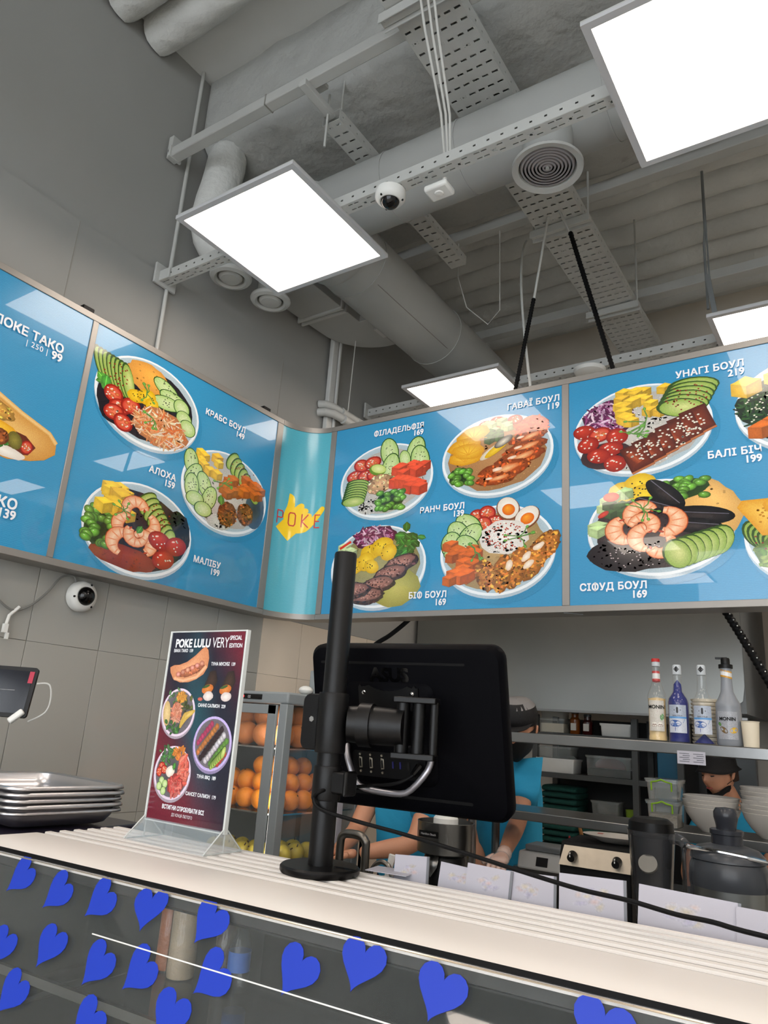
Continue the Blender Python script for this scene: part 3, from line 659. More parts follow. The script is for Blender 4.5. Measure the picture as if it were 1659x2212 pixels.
def food_fila(s):
    s.rice(-.3, -.66, .26, .2, n=90)
    for x, y in ((-.55, .5), (-.3, .54), (-.68, .22), (-.44, .2), (-.24, .22)): s.tom(x, y, .17)
    for x, y, a in ((.06, .74, 10), (.1, .3, -5), (.62, .64, -5), (.72, .4, 8)): s.cuke(x, y, .2, .42, a, True)
    s.cuke(.4, .5, .12, .24, 10)
    s.ell(-.18, .32, .2, .15, -30, (120, 160, 50), (90, 130, 30), 16); s.ell(-.16, .34, .18, .11, -30, (228, 236, 170), (190, 210, 110), 16)
    s.avo(-.6, .0, 8, -.012, -.065, .27, .14, -8, 1); s.crust(-.1, -.08, .3, .25, 35, (226, 178, 130), 50); s.cubes(.56, -.1, 17, .3, .34, .15, (226, 84, 54)); s.edam(.14, -.56, .28, .24, 24, .09)
def food_havai(s):
    s.shreds(.62, .56, .3, .26, 70, [(240, 110, 60), (226, 84, 44)], .2, .03, (226, 90, 54))
    for x, y in ((.02, .84), (.34, .8), (-.2, .78)): s.tom(x, y, .12)
    s.cubes(.1, .62, 8, .3, .14, .1, (196, 214, 150)); s.cubes(-.02, .44, 5, .1, .14, .1, (74, 110, 52))
    for x, y, a in ((-.42, .6, 20), (-.58, .34, 10), (-.56, .04, 0), (-.5, .2, -10)):
        s.ell(x, y, .32, .2, a, (252, 206, 66), (214, 150, 24), 14, .08)
        for k in range(6): t = math.radians(a+k*30-75); s.strip([(x, y-.1), (x+.26*math.sin(t), y-.1+.26*math.cos(t))], .008, (226, 160, 34))
    s.edam(-.64, -.42, .2, .2, 18, .085); s.ell(-.06, .1, .28, .09, 40, (248, 244, 226), (210, 196, 170), 16); s.ell(.02, .14, .28, .08, 42, (246, 208, 44), (214, 168, 20), 16); s.ell(.14, .3, .2, .09, 40, (236, 228, 208), (60, 50, 50), 16)
    for x, y, rx, ry, a in ((.56, .3, .34, .14, 14), (.52, .06, .4, .16, 16), (.42, -.16, .44, .18, 12), (.16, -.4, .46, .22, 10), (.02, -.6, .36, .14, 4)):
        s.crust(x, y, rx, ry, a, (198, 88, 34), 60); s.ell(x+.05, y+.02, rx*.5, ry*.4, a+10, (244, 196, 140), (214, 104, 44), 14, .12); s.ell(x-.12, y+.03, rx*.2, ry*.22, a, (250, 238, 224), (230, 180, 140), 10, .1)
def food_bif(s):
    s.ell(.42, -.55, .5, .42, 30, (196, 190, 100), (150, 146, 64), 22, .05); s.cubes(-.66, .42, 8, .16, .14, .1, (200, 220, 168)); s.strip([(-.84, .5), (-.6, .66)], .03, (214, 60, 40))
    s.shreds(-.1, .72, .46, .28, 110, [(150, 58, 110), (196, 130, 170), (110, 36, 84), (226, 190, 214)], .24, .02, (96, 36, 74)); s.greens(.58, .5, .22, .26, 34, (46, 90, 38))
    for x, y, a in ((.5, .02, 20), (.3, -.2, 14), (.06, -.44, 10), (-.16, -.7, 8), (-.44, -.55, 5)):
        s.crust(x, y, .36, .2, a, (84, 56, 50), 40); s.ell(x-.01, y+.03, .3, .14, a, (186, 128, 112), (122, 82, 74), 20, .08); s.seeds(x, y+.03, .24, .1, 20, (92, 58, 52), .02); s.seeds(x, y+.03, .24, .1, 12, (214, 164, 146), .016)
    s.yellow(.02, .38, 1.35, 10); s.yellow(-.3, .06, 1.2, 60)
def food_ranch(s):
    for x, y in ((-.34, .78), (-.16, .84), (-.04, .62), (-.22, .6)): s.tom(x, y, .15)
    for x, y, a in ((-.5, .62, 40), (-.68, .44, 20), (-.46, .36, -30), (-.8, .2, 0), (-.5, .12, 30)): s.cuke(x, y, .2, .3, a, True)
    s.cuke(-.78, -.02, .16, .12, 0); s.egg(.2, .9, 15); s.egg(.52, .66, -30)
    s.ell(.14, .26, .42, .38, 0, (246, 244, 238), (220, 214, 206), 26, .06); s.scatter(.14, .26, .38, .34, 150, lambda a, b: s.ell(a, b, .03, .024, 0, jit((248, 246, 240), .06, s.r), (214, 208, 200), 7, adv=False)); s.seeds(.14, .28, .34, .3, 90, (206, 74, 50), .015)
    s.cubes(-.56, -.06, 14, .32, .18, .13, (214, 106, 30)); s.cubes(-.62, -.46, 9, .24, .22, .15, (222, 108, 28))
    for x, y, rx, ry, a in ((.8, -.04, .2, .42, -30), (.62, -.3, .2, .42, -22), (.36, -.42, .17, .46, -12), (.12, -.52, .16, .42, -6), (-.16, -.54, .17, .36, 10)):
        s.crust(x, y, rx, ry, a, (214, 132, 52), 110)
    for x, y, a in ((.52, -.2, 60), (.56, -.36, 50), (.24, -.36, 80), (.72, .0, 40)): s.ell(x, y, .12, .06, a, (250, 242, 230), (230, 200, 166), 12, .12)
    s.sprout(.4, .24, .2); s.sprout(-.36, .0, .16)
def food_unagi(s):
    s.rice(-.05, -.6, .5, .3, n=110); s.ell(-.5, -.5, .4, .3, 0, (42, 26, 32), (60, 40, 46), 16); s.rice(.2, .22, .3, .2)
    s.shreds(-.48, .34, .38, .4, 170, [(150, 60, 120), (206, 150, 190), (104, 36, 84), (236, 210, 230)], .28, .02, (92, 34, 76)); s.cubes(.02, .46, 24, .38, .34, .115)
    s.avo(.76, .74, 6, -.035, -.085, .36, .2, -8, -2); s.seeds(.66, .52, .3, .28, 46, (150, 44, 34), .016)
    for x, y in ((-.83, .1), (-.6, .0), (-.34, -.1), (-.78, -.2), (-.44, -.36), (-.62, -.48), (-.38, -.7)): s.tom(x, y, .165, s.r.random() < .3)
    for i in range(6):
        x, y = .78-.17*i, -.02-.12*i
        s.fan([(x-.24, y+.2), (x+.12, y+.34), (x+.26, y-.18), (x-.06, y-.36)], (140, 54, 28), (78, 26, 16)); s.strip([(x-.1, y+.1), (x+.06, y-.12)], .06, (176, 80, 44), (130, 48, 26)); s.strip([(x-.06, y-.36), (x+.26, y-.18)], .022, (196, 120, 76), (150, 80, 44))
    s.seeds(.36, -.3, .5, .24, 60, z=.02); s.seeds(.05, -.5, .25, .2, 30, z=.02); s.seeds(.7, -.02, .22, .2, 30, z=.02); s.sprout(.08, .12, .26); s.sprout(-.1, -.1, .16)
def food_sifud(s):
    s.sauce(.68, .3, .4, .62, 20, (244, 190, 110)); s.rice(-.4, -.5, .6, .38, (36, 26, 34), 170); s.seeds(-.3, -.55, .4, .26, 50, (190, 176, 176), .014)
    for x, y, a in ((-.46, .8, 20), (-.22, .94, 0), (-.16, .7, -10)): s.ell(x, y, .23, .22, a, (250, 218, 60), (214, 172, 22), 20, .03)
    s.seeds(-.26, .8, .3, .24, 34, (30, 26, 18), .016); s.edam(.36, .74, .3, .2, 22, .085)
    s.cubes(-.6, .5, 8, .2, .24, .11, (178, 206, 140)); s.cubes(-.56, .3, 6, .14, .2, .11, (58, 92, 48)); s.cubes(-.82, -.02, 2, .04, .06, .14, (190, 214, 150)); s.ell(-.64, .72, .12, .1, 0, (226, 96, 60), (190, 40, 26), 14); s.ell(-.76, .36, .1, .05, 40, (222, 60, 40), (170, 30, 20), 12)
    s.mussel(.12, .66, -55, 1.1); s.mussel(-.02, .46, -30, .9); s.mussel(.56, .16, -12, 1.25); s.mussel(.5, -.04, -14, 1.0)
    for x, y, a, r in ((-.2, .26, 30, .19), (-.44, .02, 110, .2), (.1, .08, 250, .2), (-.14, -.2, 60, .19), (.02, -.36, 200, .17), (-.2, .02, 320, .17)): s.shrimp(x, y, r, a)
    s.avo(.78, -.36, 7, -.09, -.035, .19, .3, -14, 4); s.sprout(-.2, .4, .2)
def food_bali(s):
    s.shreds(-.62, .02, .36, .44, 160, [(30, 66, 34), (54, 96, 46), (20, 44, 26)], .24, .022, (24, 50, 28)); s.cubes(-.55, .52, 8, .3, .2, .17); s.seeds(-.6, .0, .3, .34, 40); s.cubes(-.4, -.5, 10, .34, .16, .15, (222, 112, 34)); s.avo(.1, .55, 8, .08, -.03, .14, .3, 10, 3); s.rice(.4, -.2, .46, .5, (232, 228, 220), 120); s.tom(.3, .1); s.tom(.5, -.1); s.cubes(.3, -.45, 14, .3, .2, .13, (226, 84, 54)); s.edam(.0, -.1, .2, .2, 14)
def food_nacho(s):
    s.avo(-.84, .06, 8, .06, -.06, .16, .3, 20, 2); s.shreds(-.55, -.3, .36, .34, 60, [(140, 170, 70), (110, 150, 56), (170, 196, 96)], .16, .05, (120, 156, 60)); s.seeds(-.6, -.1, .34, .3, 40, (150, 40, 30), .016)
    s.crust(.35, -.3, .4, .42, 0, (150, 76, 40), 150); s.shreds(.4, .3, .4, .34, 60, [(236, 196, 60), (226, 160, 40)], .2, .03, (206, 150, 50))
    for x, y in ((.0, -.1), (.1, -.6), (-.1, -.55)): s.tom(x, y, .15)
    for x, y, a in ((-.72, .46, 20), (-.4, .7, 70), (-.2, .4, 10), (.3, .7, 40)): s.nacho(x, y, .36, a)
def taco(s, u, v, k):
    s.place(u, v, k, k)
    s.fan([(-1, .55), (-.6, .62), (.1, .34), (.8, .12), (1.0, -.06), (1.02, -.3), (.8, -.5), (.5, -.62), (0, -.74), (-1, -.66)], (236, 190, 112), (206, 146, 66))
    s.fan([(-1, .0), (-.3, -.06), (.3, -.12), (.56, -.3), (.42, -.52), (0, -.62), (-1, -.56)], (126, 62, 40), (96, 40, 26))
    s.ell(-.1, -.58, .5, .12, -4, (246, 242, 234), (222, 212, 200), 16, .1); s.greens(-.3, -.42, .4, .1, 8); s.tom(.36, -.36, .14); s.ell(-.4, -.1, .5, .14, -8, (252, 206, 60), (226, 160, 30), 16, .1); s.crust(-.5, .24, .5, .2, -10, (240, 180, 80), 40); s.ell(.08, -.3, .16, .2, 30, (150, 140, 60), (100, 92, 36), 14); s.crust(-.25, -.32, .2, .18, 0, (172, 92, 44), 30)
    s.strip([(-1, .56), (-.6, .62), (.1, .34), (.8, .12), (1.0, -.06)], .05, (240, 204, 140), (222, 170, 90))

# ------------------------------------------------------------------ menu signs
panel_mat('sign_blue', (44, 138, 188), (54, 150, 197)); panel_mat('sign_cyan', (78, 168, 188), (92, 180, 198)); MATS['sign_cyan'].node_tree.nodes['Principled BSDF'].inputs['Coat Roughness'].default_value = .12; MATS['sign_cyan'].node_tree.nodes['Principled BSDF'].inputs['Coat Weight'].default_value = .35; print_mat('print'); mat('letter_white', (238, 242, 246), .4, coat=.3); mat('sign_box', (150, 148, 144), .6)
XL, YR = -2.45, 2.76
def sign(kind, label, base, fmap, u_panels, divs, u0, u1, deep):
    """fmap(u, v, w): sign coordinates to local xyz, w counted out of the face"""
    t = thing('menu_sign', label, 'sign', base); m = MB()
    def bar(ua, ub, va, vb, w0, w1):
        a, b = Vector(fmap(ua, va, w0)), Vector(fmap(ub, vb, w1)); m.b2([min(x, y) for x, y in zip(a, b)], [max(x, y) for x, y in zip(a, b)])
    bar(u0, u1, 1.457, 1.484, -deep, .004); bar(u0, u1, .479, .505, -deep, .004)
    for a, b in divs: bar(a, b, .505, 1.457, -.03, .004)
    obj('frame', m, 'alu', t, bev=.0015, segs=1); m = MB(); bar(u0+.01, u1-.01, .49, 1.47, -deep+.002, -.012); obj('light_box', m, 'sign_box', t)
    ps = []
    for a, b in u_panels:
        m = MB(); bar(a, b, .505, 1.457, -.01, -.0005); ps.append(obj('menu_panel', m, 'sign_blue', t))
    return t, ps
fl = lambda u, v, w_: (w_, u-1.45, v-.479)
tL, pL = sign('left', 'blue menu sign with taco and shrimp bowl pictures along the left wall', (XL, 1.45, .479), fl, ((.39, 1.442), (1.467, 2.53)), ((.365, .39), (1.442, 1.467), (2.53, 2.573)), -.7, 2.573, .098)
for p, l in zip(pL, ('blue panel with taco pictures', 'blue panel with three bowl pictures')): plab(p, l)
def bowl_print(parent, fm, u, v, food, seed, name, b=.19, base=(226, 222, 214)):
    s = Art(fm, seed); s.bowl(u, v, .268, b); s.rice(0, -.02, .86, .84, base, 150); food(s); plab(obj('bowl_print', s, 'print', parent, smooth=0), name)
bowl_print(pL[1], fl, 1.764, 1.231, food_krabs, 11, 'printed bowl with shredded crab, avocado and tomatoes', base=(44, 36, 46))
bowl_print(pL[1], fl, 2.246, .99, food_aloha, 12, 'printed bowl with mango, cucumber and brown falafel balls')
bowl_print(pL[1], fl, 1.816, .701, food_malibu, 13, 'printed bowl with shrimp, edamame and mango', base=(48, 40, 46))
s = Art(fl, 3); taco(s, 1.23, .925, .165); plab(obj('taco_print', s, 'print', pL[0], smooth=0), 'printed folded taco')
s = Art(fl, 4); taco(s, .82, .70, .165); plab(obj('taco_print', s, 'print', pL[0], smooth=0), 'second printed folded taco')
ft, sp = .0385, 1.06
def labels(parent, items, fm, sz=ft):
    o = Vector(fm(0, 0, 0)); ex = Vector(fm(1, 0, 0))-o; ey = Vector(fm(0, 1, 0))-o; ez = Vector(fm(0, 0, 1))-o; L = []
    for name, price, u, v in items: L += [(name, u, v, sz, .0011, 'RIGHT', sp), (price, u, v-.034, sz, .0011, 'RIGHT', 1.0)]
    lettering('lettering', parent, L, 'letter_white', o, ex, ey, ez, .0045)
labels(pL[1], (('КРАБС БОУЛ', '149', 2.309, 1.309), ('АЛОХА', '159', 1.948, .949), ('МАЛІБУ', '199', 2.265, .635)), fl)
lettering('lettering', pL[0], [('ПОКЕ ТАКО', 1.345, 1.262, .0465, .0013, 'RIGHT', 1.0), ('| 250 |', 1.288, 1.231, .03, 0, 'RIGHT', 1.1), ('99', 1.347, 1.226, .044, .0012, 'RIGHT'), ('ТАКО', 1.297, .636, .05, .0014, 'RIGHT', 1.06), ('139', 1.3, .6, .044, .0012, 'RIGHT')], 'letter_white', fl(0, 0, 0), (0, 1, 0), (0, 0, 1), (1, 0, 0), .0045)
for y in (1.43, 2.47): obj('mount_bracket', MB().box((-.05, y-1.45, 1.022), (.05, .05, .034)), 'dark', tL, bev=.003)
for y in (1.62, 1.98): obj('bolt', MB().ring((-.04, y-1.45, 1.0), (-.04, y-1.45, 1.03), .006, n=8), 'grey_metal', tL)
fr = lambda u, v, w_: (u+1, -w_, v-.479)
tR, pR = sign('right', 'blue menu sign with eight bowl pictures hung across the kitchen opening', (-1, YR, .479), fr, ((-2.244, -1.035), (-1.004, .205), (.236, 1.44)), ((-2.278, -2.244), (-1.035, -1.004), (.205, .236)), -2.278, 1.47, .11)
for p, l in zip(pR, ('blue panel with four bowl pictures', 'blue panel with eel and seafood bowl pictures', 'plain blue end panel')): plab(p, l)
bowl_print(pR[0], fr, -1.922, 1.145, food_fila, 21, 'printed bowl with salmon cubes, cucumber rolls and edamame')
bowl_print(pR[0], fr, -1.34, 1.186, food_havai, 22, 'printed bowl with pineapple and glazed chicken', base=(206, 150, 96))
bowl_print(pR[0], fr, -1.936, .722, food_bif, 23, 'printed bowl with sliced beef and spinach', .2, base=(176, 168, 110))
bowl_print(pR[0], fr, -1.328, .754, food_ranch, 24, 'printed bowl with crispy chicken and halved eggs', .2, base=(206, 170, 110))
bowl_print(pR[1], fr, -.715, 1.2, food_unagi, 25, 'printed bowl with glazed eel, mango and tomatoes')
bowl_print(pR[1], fr, -.663, .792, food_sifud, 26, 'printed bowl with shrimp, mussels and avocado', base=(60, 44, 48))
bowl_print(pR[1], fr, -.104, 1.2, food_bali, 27, 'printed bowl with seaweed and mango', base=(30, 52, 32))
bowl_print(pR[1], fr, -.104, .72, food_nacho, 28, 'printed bowl with nachos and avocado', base=(120, 150, 66))
labels(pR[0], (('ФІЛАДЕЛЬФІЯ', '169', -1.718, 1.384), ('ГАВАЇ БОУЛ', '119', -1.046, 1.388), ('РАНЧ БОУЛ', '139', -1.484, .955), ('БІФ БОУЛ', '169', -1.556, .561)), fr)
labels(pR[1], (('УНАГІ БОУЛ', '219', -.33, 1.384), ('БАЛІ БІЧ', '199', -.295, 1.034), ('СІФУД БОУЛ', '169', -.71, .56)), fr)
m = MB().tube([(-.03, .0, -.001), (.03, .05, -.001)], .002, n=6); obj('cable_clip', m, 'grey_metal', tR)
# curved corner piece with the yellow hand
tC = thing('corner_sign', 'curved light blue corner sign with yellow hand and red POKE lettering', 'sign', (-2.278, 2.573, .479))
def fc(deg, z, out=0):
    a = math.radians(deg); return (-(.172-out)*math.cos(a), (.187-out)*math.sin(a), z-.479)
def curved(z0, z1, o0, o1, n=18, a0=0, a1=90):
    m = MB(); vs = []
    for i in range(n+1):
        a = a0+(a1-a0)*i/n; vs += [fc(a, z0, o0), fc(a, z0, o1), fc(a, z1, o1), fc(a, z1, o0)]
    fs = [(4*i+k, 4*i+(k+1) % 4, 4*i+4+(k+1) % 4, 4*i+4+k) for i in range(n) for k in range(4)]+[(0, 3, 2, 1), tuple(4*n+k for k in range(4))]
    return m.add(vs, fs)
obj('top_rail', curved(1.457, 1.484, -.09, .004), 'alu', tC); obj('bottom_rail', curved(.479, .505, -.09, .004), 'alu', tC)
cp = obj('corner_panel', curved(.505, 1.457, -.008, -.0005), 'sign_cyan', tC); plab(cp, 'light blue curved panel')
HAND = [(26.0, 1.11), (30.0, 1.107), (34.0, 1.099), (36.0, 1.085), (36.5, 1.067), (37.0, 1.04), (41.5, 1.056), (45.0, 1.065), (48.0, 1.068), (51.5, 1.063), (52.5, 1.051), (52.6, 1.042), (55.5, 1.044), (59.0, 1.039), (60.0, 1.027), (58.5, 1.019), (62.0, 1.019), (65.0, 1.014), (66.5, 1.005), (66.1, .997), (80.0, 1.049), (83.0, 1.055), (86.5, 1.053), (89.0, 1.045), (88.5, 1.035), (86.0, 1.023), (74.5, .976), (68.5, .951), (63.0, .933), (58.0, .92), (51.5, .912), (43.0, .907), (30.5, .863), (7.5, .922), (20.0, .969), (19.0, .984), (20.5, 1.01), (24.0, 1.041), (25.4, 1.071), (25.6, 1.097)]
m = MB(); N = 240; d0, d1 = min(p[0] for p in HAND)+.01, max(p[0] for p in HAND)-.01
for i in range(N):
    a, b = d0+(d1-d0)*i/N, d0+(d1-d0)*(i+1)/N
    def cuts(d):
        z = []
        for (x0, y0), (x1, y1) in zip(HAND, HAND[1:]+HAND[:1]):
            if (x0 <= d) != (x1 <= d): z.append(y0+(y1-y0)*(d-x0)/(x1-x0))
        return sorted(z)
    za, zb = cuts(a+1e-6), cuts(b-1e-6)
    if len(za) != len(zb): za = zb = cuts((a+b)/2) if len(cuts((a+b)/2)) % 2 == 0 else []
    for k in range(0, len(za)-1, 2): m.add([fc(a, za[k], .0006), fc(b, zb[k], .0006), fc(b, zb[k+1], .0006), fc(a, za[k+1], .0006)], [(0, 1, 2, 3)])
mat('hand_yellow', (250, 208, 28), .3, coat=.5); mat('poke_red', (206, 58, 60), .4, coat=.4)
plab(obj('hand_print', m, 'hand_yellow', cp, smooth=0), 'yellow shaka hand print')
s = Art(lambda u, v, w_: fc(u, v, w_+.0008))
def stroke(pts, hw=.003):
    q = []
    for (x0, y0), (x1, y1) in zip(pts, pts[1:]): q += [(x0+(x1-x0)*i/6, y0+(y1-y0)*i/6) for i in range(6)]
    q.append(pts[-1]); m_ = MB()
    for (x0, y0), (x1, y1) in zip(q, q[1:]):
        dx, dy = (x1-x0)*.0031, y1-y0; l = math.hypot(dx, dy) or 1; nx, ny = -dy/l*hw/.0031, dx/l*hw; ex, ey = dx/l*hw/.0031*.6, dy/l*hw*.6
        s.put([(x0+nx-ex, y0+ny-ey), (x1+nx+ex, y1+ny+ey), (x1-nx+ex, y1-ny+ey), (x0-nx-ex, y0-ny-ey)], [(0, 1, 2, 3)], [(200, 50, 50)]*4, False)
A, Bz = .944, 1.010; M_ = (A+Bz)/2
stroke([(8, A), (8, Bz), (16.5, Bz), (18, Bz-.008), (18, M_+.004), (16.5, M_-.002), (8, M_-.002)])
stroke([(30.5, A), (28.5, A+.01), (28.5, Bz-.01), (30.5, Bz), (37.5, Bz), (39.5, Bz-.01), (39.5, A+.01), (37.5, A), (30.5, A)])
stroke([(50, A), (50, Bz)]); stroke([(60, Bz), (50.5, M_-.004), (61, A)])
stroke([(81, Bz), (72, Bz), (72, A), (81, A)]); stroke([(72, M_), (79.5, M_)])
plab(obj('lettering', s, 'poke_red', cp, smooth=0), 'thin red letters POKE')

# ------------------------------------------------------------------ refrigerated counter (turned 3 degrees against the room)
CR = math.radians(3); ZT = -.235
def F(s_, t_, z=ZT): return (s_*math.cos(CR)-t_*math.sin(CR), s_*math.sin(CR)+t_*math.cos(CR), z)
case = thing('display_case', 'white topped refrigerated display case with slanted glass front', 'display case', (0, 0, -H), CR)
hz = H+ZT                       # local height of the top
S0, S1 = -1.335, 1.9
def ext(prof, s0, s1):
    n = len(prof); return MB().add([(s0, t, z+hz) for t, z in prof]+[(s1, t, z+hz) for t, z in prof], [tuple(range(n)), tuple(range(2*n-1, n-1, -1))]+[(i, n+i, n+(i+1) % n, (i+1) % n) for i in range(n)])
mat('case_dark', (38, 40, 42), .35, var=.05); mat('case_trim', (70, 70, 72), .25, .7); mat('case_in', (44, 46, 47), .3, .4, var=.06); mat('black_top', (34, 30, 44), .25)
plab(obj('front_board', ext([(.84, -.012), (.842, -.004), (.852, 0), (.90, .0015), (.978, 0), (.989, -.002), (.989, -.014), (.846, -.016)], S0, S1), 'counter_white', case, smooth=25), 'smooth white front board')
obj('base_sheet', ext([(.985, -.0035), (1.172, -.0035), (1.172, -.02), (.985, -.02)], S0, S1), mat('slat_gap_shade', (120, 115, 112), .5), case)  # grey colour stands in for the shade in the gaps between slats
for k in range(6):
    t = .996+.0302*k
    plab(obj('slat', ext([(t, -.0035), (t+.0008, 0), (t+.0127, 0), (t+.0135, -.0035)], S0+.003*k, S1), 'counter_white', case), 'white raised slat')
obj('end_cap', MB().b2((S0-.016, .85, hz-.03), (S0, 1.17, hz-.006)), 'case_trim', case, bev=.003)
obj('black_top', MB().b2((-2.5, .845, hz-.035), (S0-.016, 1.26, hz-.004)), 'black_top', case, bev=.004)
TL = math.radians(65); gdir = Vector((0, -math.cos(TL), -math.sin(TL))); gn = Vector((0, -math.sin(TL), math.cos(TL))); G0 = Vector((0, .838, hz-.003))
def gp(s_, d, w_=0): return Vector((s_, 0, 0))+G0+gdir*d+gn*w_
def gplate(s0, s1, d0, d1, w0, w1):
    vs = [gp(s, d, w_) for w_ in (w0, w1) for s, d in ((s0, d0), (s1, d0), (s1, d1), (s0, d1))]
    return MB().add(vs, [(3, 2, 1, 0), (4, 5, 6, 7), (0, 1, 5, 4), (1, 2, 6, 5), (2, 3, 7, 6), (3, 0, 4, 7)])
plab(obj('front_glass', gplate(-2.5, S1, .002, .46, -.006, 0), 'glass', case, smooth=0), 'slanted clear glass front')
plab(obj('top_trim', gplate(-2.5, S1, .0, .019, -.016, -.0065), 'case_dark', case, smooth=0), 'dark metal strip behind the top of the glass')
obj('gasket', gplate(-2.5, S1, -.004, .002, -.016, .001), 'black_matte', case, smooth=0)
obj('bright_edge', MB().tube([gp(-2.5, .0045, .0005), gp(S1, .0045, .0005)], .0012, n=6), mat('edge_strip', (205, 190, 170), .2, .8), case)
plab(obj('glass_joint', gplate(-.935, S1, .0755, .0771, .0002, .0016), 'white_plastic', case, smooth=0), 'thin bright joint line on the glass')
obj('lower_rail', gplate(-2.5, S1, .46, .49, -.014, .004), 'steel', case)
obj('cabinet', MB().b2((-2.5, .66, 0), (S1, 1.17, hz-.43)), 'case_dark', case, bev=.004)
obj('back_panel', MB().b2((-2.5, 1.16, hz-.43), (S1, 1.172, hz-.02)), 'case_dark', case)
obj('deck', MB().b2((-2.5, .67, hz-.43), (S1, 1.16, hz-.415)), 'case_in', case)
plab(obj('glass_shelf', MB().b2((-1.45, .93, hz-.212), (S1, 1.15, hz-.206)), 'glass', case), 'clear inner shelf')
obj('shelf_edge', MB().b2((-1.45, .922, hz-.217), (S1, .93, hz-.203)), 'steel', case)
obj('ceiling_strip', MB().b2((S0, .86, hz-.034), (S1, 1.15, hz-.026)), 'case_dark', case)
obj('side_glass', MB().add([gp(-1.36, .02, -.01), gp(-1.36, .45, -.01), (-1.36, 1.15, hz-.41), (-1.36, 1.15, hz-.03), gp(-1.352, .02, -.01), gp(-1.352, .45, -.01), (-1.352, 1.15, hz-.41), (-1.352, 1.15, hz-.03)], [(0, 1, 2, 3), (7, 6, 5, 4), (0, 4, 5, 1), (1, 5, 6, 2), (2, 6, 7, 3), (3, 7, 4, 0)]), 'glass', case, smooth=0)
obj('glass_edge', MB().tube([gp(-1.356, .02, -.008), gp(-1.356, .45, -.008)], .005, n=6), mat('glass_edge', (120, 150, 150), .15), case)
m = MB().tube([(-1.24, .80, hz-.415), (-1.245, .82, hz-.34), (-1.25, .86, hz-.275), (-1.25, .92, hz-.245), (-1.25, 1.02, hz-.235), (-1.25, 1.15, hz-.235)], .013, n=8); obj('support_arm', m, 'black_matte', case)
obj('support_plate', MB().prism([(.70, hz-.415), (.80, hz-.27), (.88, hz-.25), (1.15, hz-.25), (1.15, hz-.415)], (-1.225, 0, 0), (0, 1, 0), (0, 0, 1), (1, 0, 0), .006), 'case_in', case)
obj('back_slot', MB().b2((-.9, 1.153, hz-.2), (.9, 1.16, hz-.06)), 'black_matte', case)
# heart stickers on the glass
hp = []
for i in range(28):
    a = 2*PI*i/28; hp.append((16*math.sin(a)**3/34*.066, (13*math.cos(a)-5*math.cos(2*a)-2*math.cos(3*a)-math.cos(4*a))/34*.064+.004))
mat('heart_blue', (20, 54, 174), .45)
hearts = [(-1.145, .032, 32), (-1.046, .040, 32), (-.951, .036, 34), (-.853, .030, -4), (-.740, .028, 22), (-.584, .054, 20), (-.5, .03, 8), (-.397, .037, 13), (-1.107, .127, 14), (-1.007, .107, 12), (-.901, .110, 23), (-.823, .102, 33), (-.704, .084, 40), (-1.035, .172, 20), (-.873, .172, 25), (-.746, .135, 12), (-.223, .032, 10), (-.62, .16, 10), (-.45, .15, 20), (-.28, .14, 6)]
hl = []
for i, (s_, d, a) in enumerate(hearts):
    m = MB(); ca, sa = math.cos(math.radians(a)), math.sin(math.radians(a))
    R0 = Matrix.Rotation(CR, 3, 'Z'); c0 = gp(s_, d, .0004)
    def pt(x, y, w_=0): return R0 @ (Vector((x*ca+y*sa, 0, 0))-gdir*(y*ca-x*sa)+gn*w_)
    n = len(hp); m.add([pt(x, y) for x, y in hp]+[pt(x, y, .0005) for x, y in hp], [tuple(range(n-1, -1, -1)), tuple(range(n, 2*n))]+[(k, (k+1) % n, n+(k+1) % n, n+k) for k in range(n)])
    c = R0 @ c0; tag(obj('heart_sticker', m, 'heart_blue', loc=(c.x, c.y, c.z-H), smooth=0), 'blue paper heart sticker on the slanted glass', 'sticker', 'heart stickers on the display glass')
# things inside the case
def jar(s_, t_, z, r, h, c, label, name='spice_jar'):
    t = thing(name, label, 'jar', F(s_, t_, z)); mat('jar_'+label, c, .45, bump=.3, bscale=220, var=.12, vscale=60)
    obj('filling', MB().lathe([(r*.9, .002), (r*.94, .01), (r*.94, h*.97), (r*.85, h*.99)], n=28), 'jar_'+label, t)
    obj('wall', MB().lathe([(r*.96, 0), (r, .006), (r, h), (r*.9, h+.006)], n=28), 'bottle_glass', t)
    obj('lid', MB().lathe([(r*1.02, h+.003), (r*1.02, h+.018), (0, h+.019)], n=28), 'grey_plastic', t)
zs = ZT-.206
jar(-1.078, 1.105, zs, .021, .12, (176, 98, 44), 'tall jar of orange spice inside the display case')
jar(-1.028, 1.09, zs, .0255, .115, (196, 176, 146), 'tall jar of pale grain inside the display case')
jar(-.955, 1.12, zs, .02, .11, (70, 56, 48), 'dark brown jar beside the grain jar inside the case')
t = thing('water_bottle', 'clear plastic bottle with blue label inside the display case', 'bottle', F(-.915, 1.11, zs))
obj('bottle', MB().lathe([(.017, 0), (.019, .006), (.019, .07), (.016, .085), (.008, .098), (.008, .108)], n=20), 'bottle_glass', t); obj('label', MB().lathe([(.0195, .03), (.0195, .06)], n=20), mat('label_blue', (60, 110, 190), .4), t); obj('cap', MB().lathe([(.009, .104), (.009, .114), (0, .115)], n=12), 'heart_blue', t)
zd = ZT-.415
t = thing('food_pan', 'white pan of yellow food at the bottom of the display case', 'pan', F(-.98, .80, zd+.1))
obj('pan', MB().lathe([(.055, 0), (.075, .03), (.085, .034), (.085, .037), (.073, .033), (.053, .004), (0, .004)], n=4), 'white_plastic', t, bev=.006); obj('food', MB().lathe([(.06, .02), (.04, .03), (0, .033)], n=14), mat('corn', (226, 176, 40), .5, bump=.8, bscale=120), t)
obj('stand', MB().box((0, 0, -.05), (.1, .1, .1)), 'case_in', t)
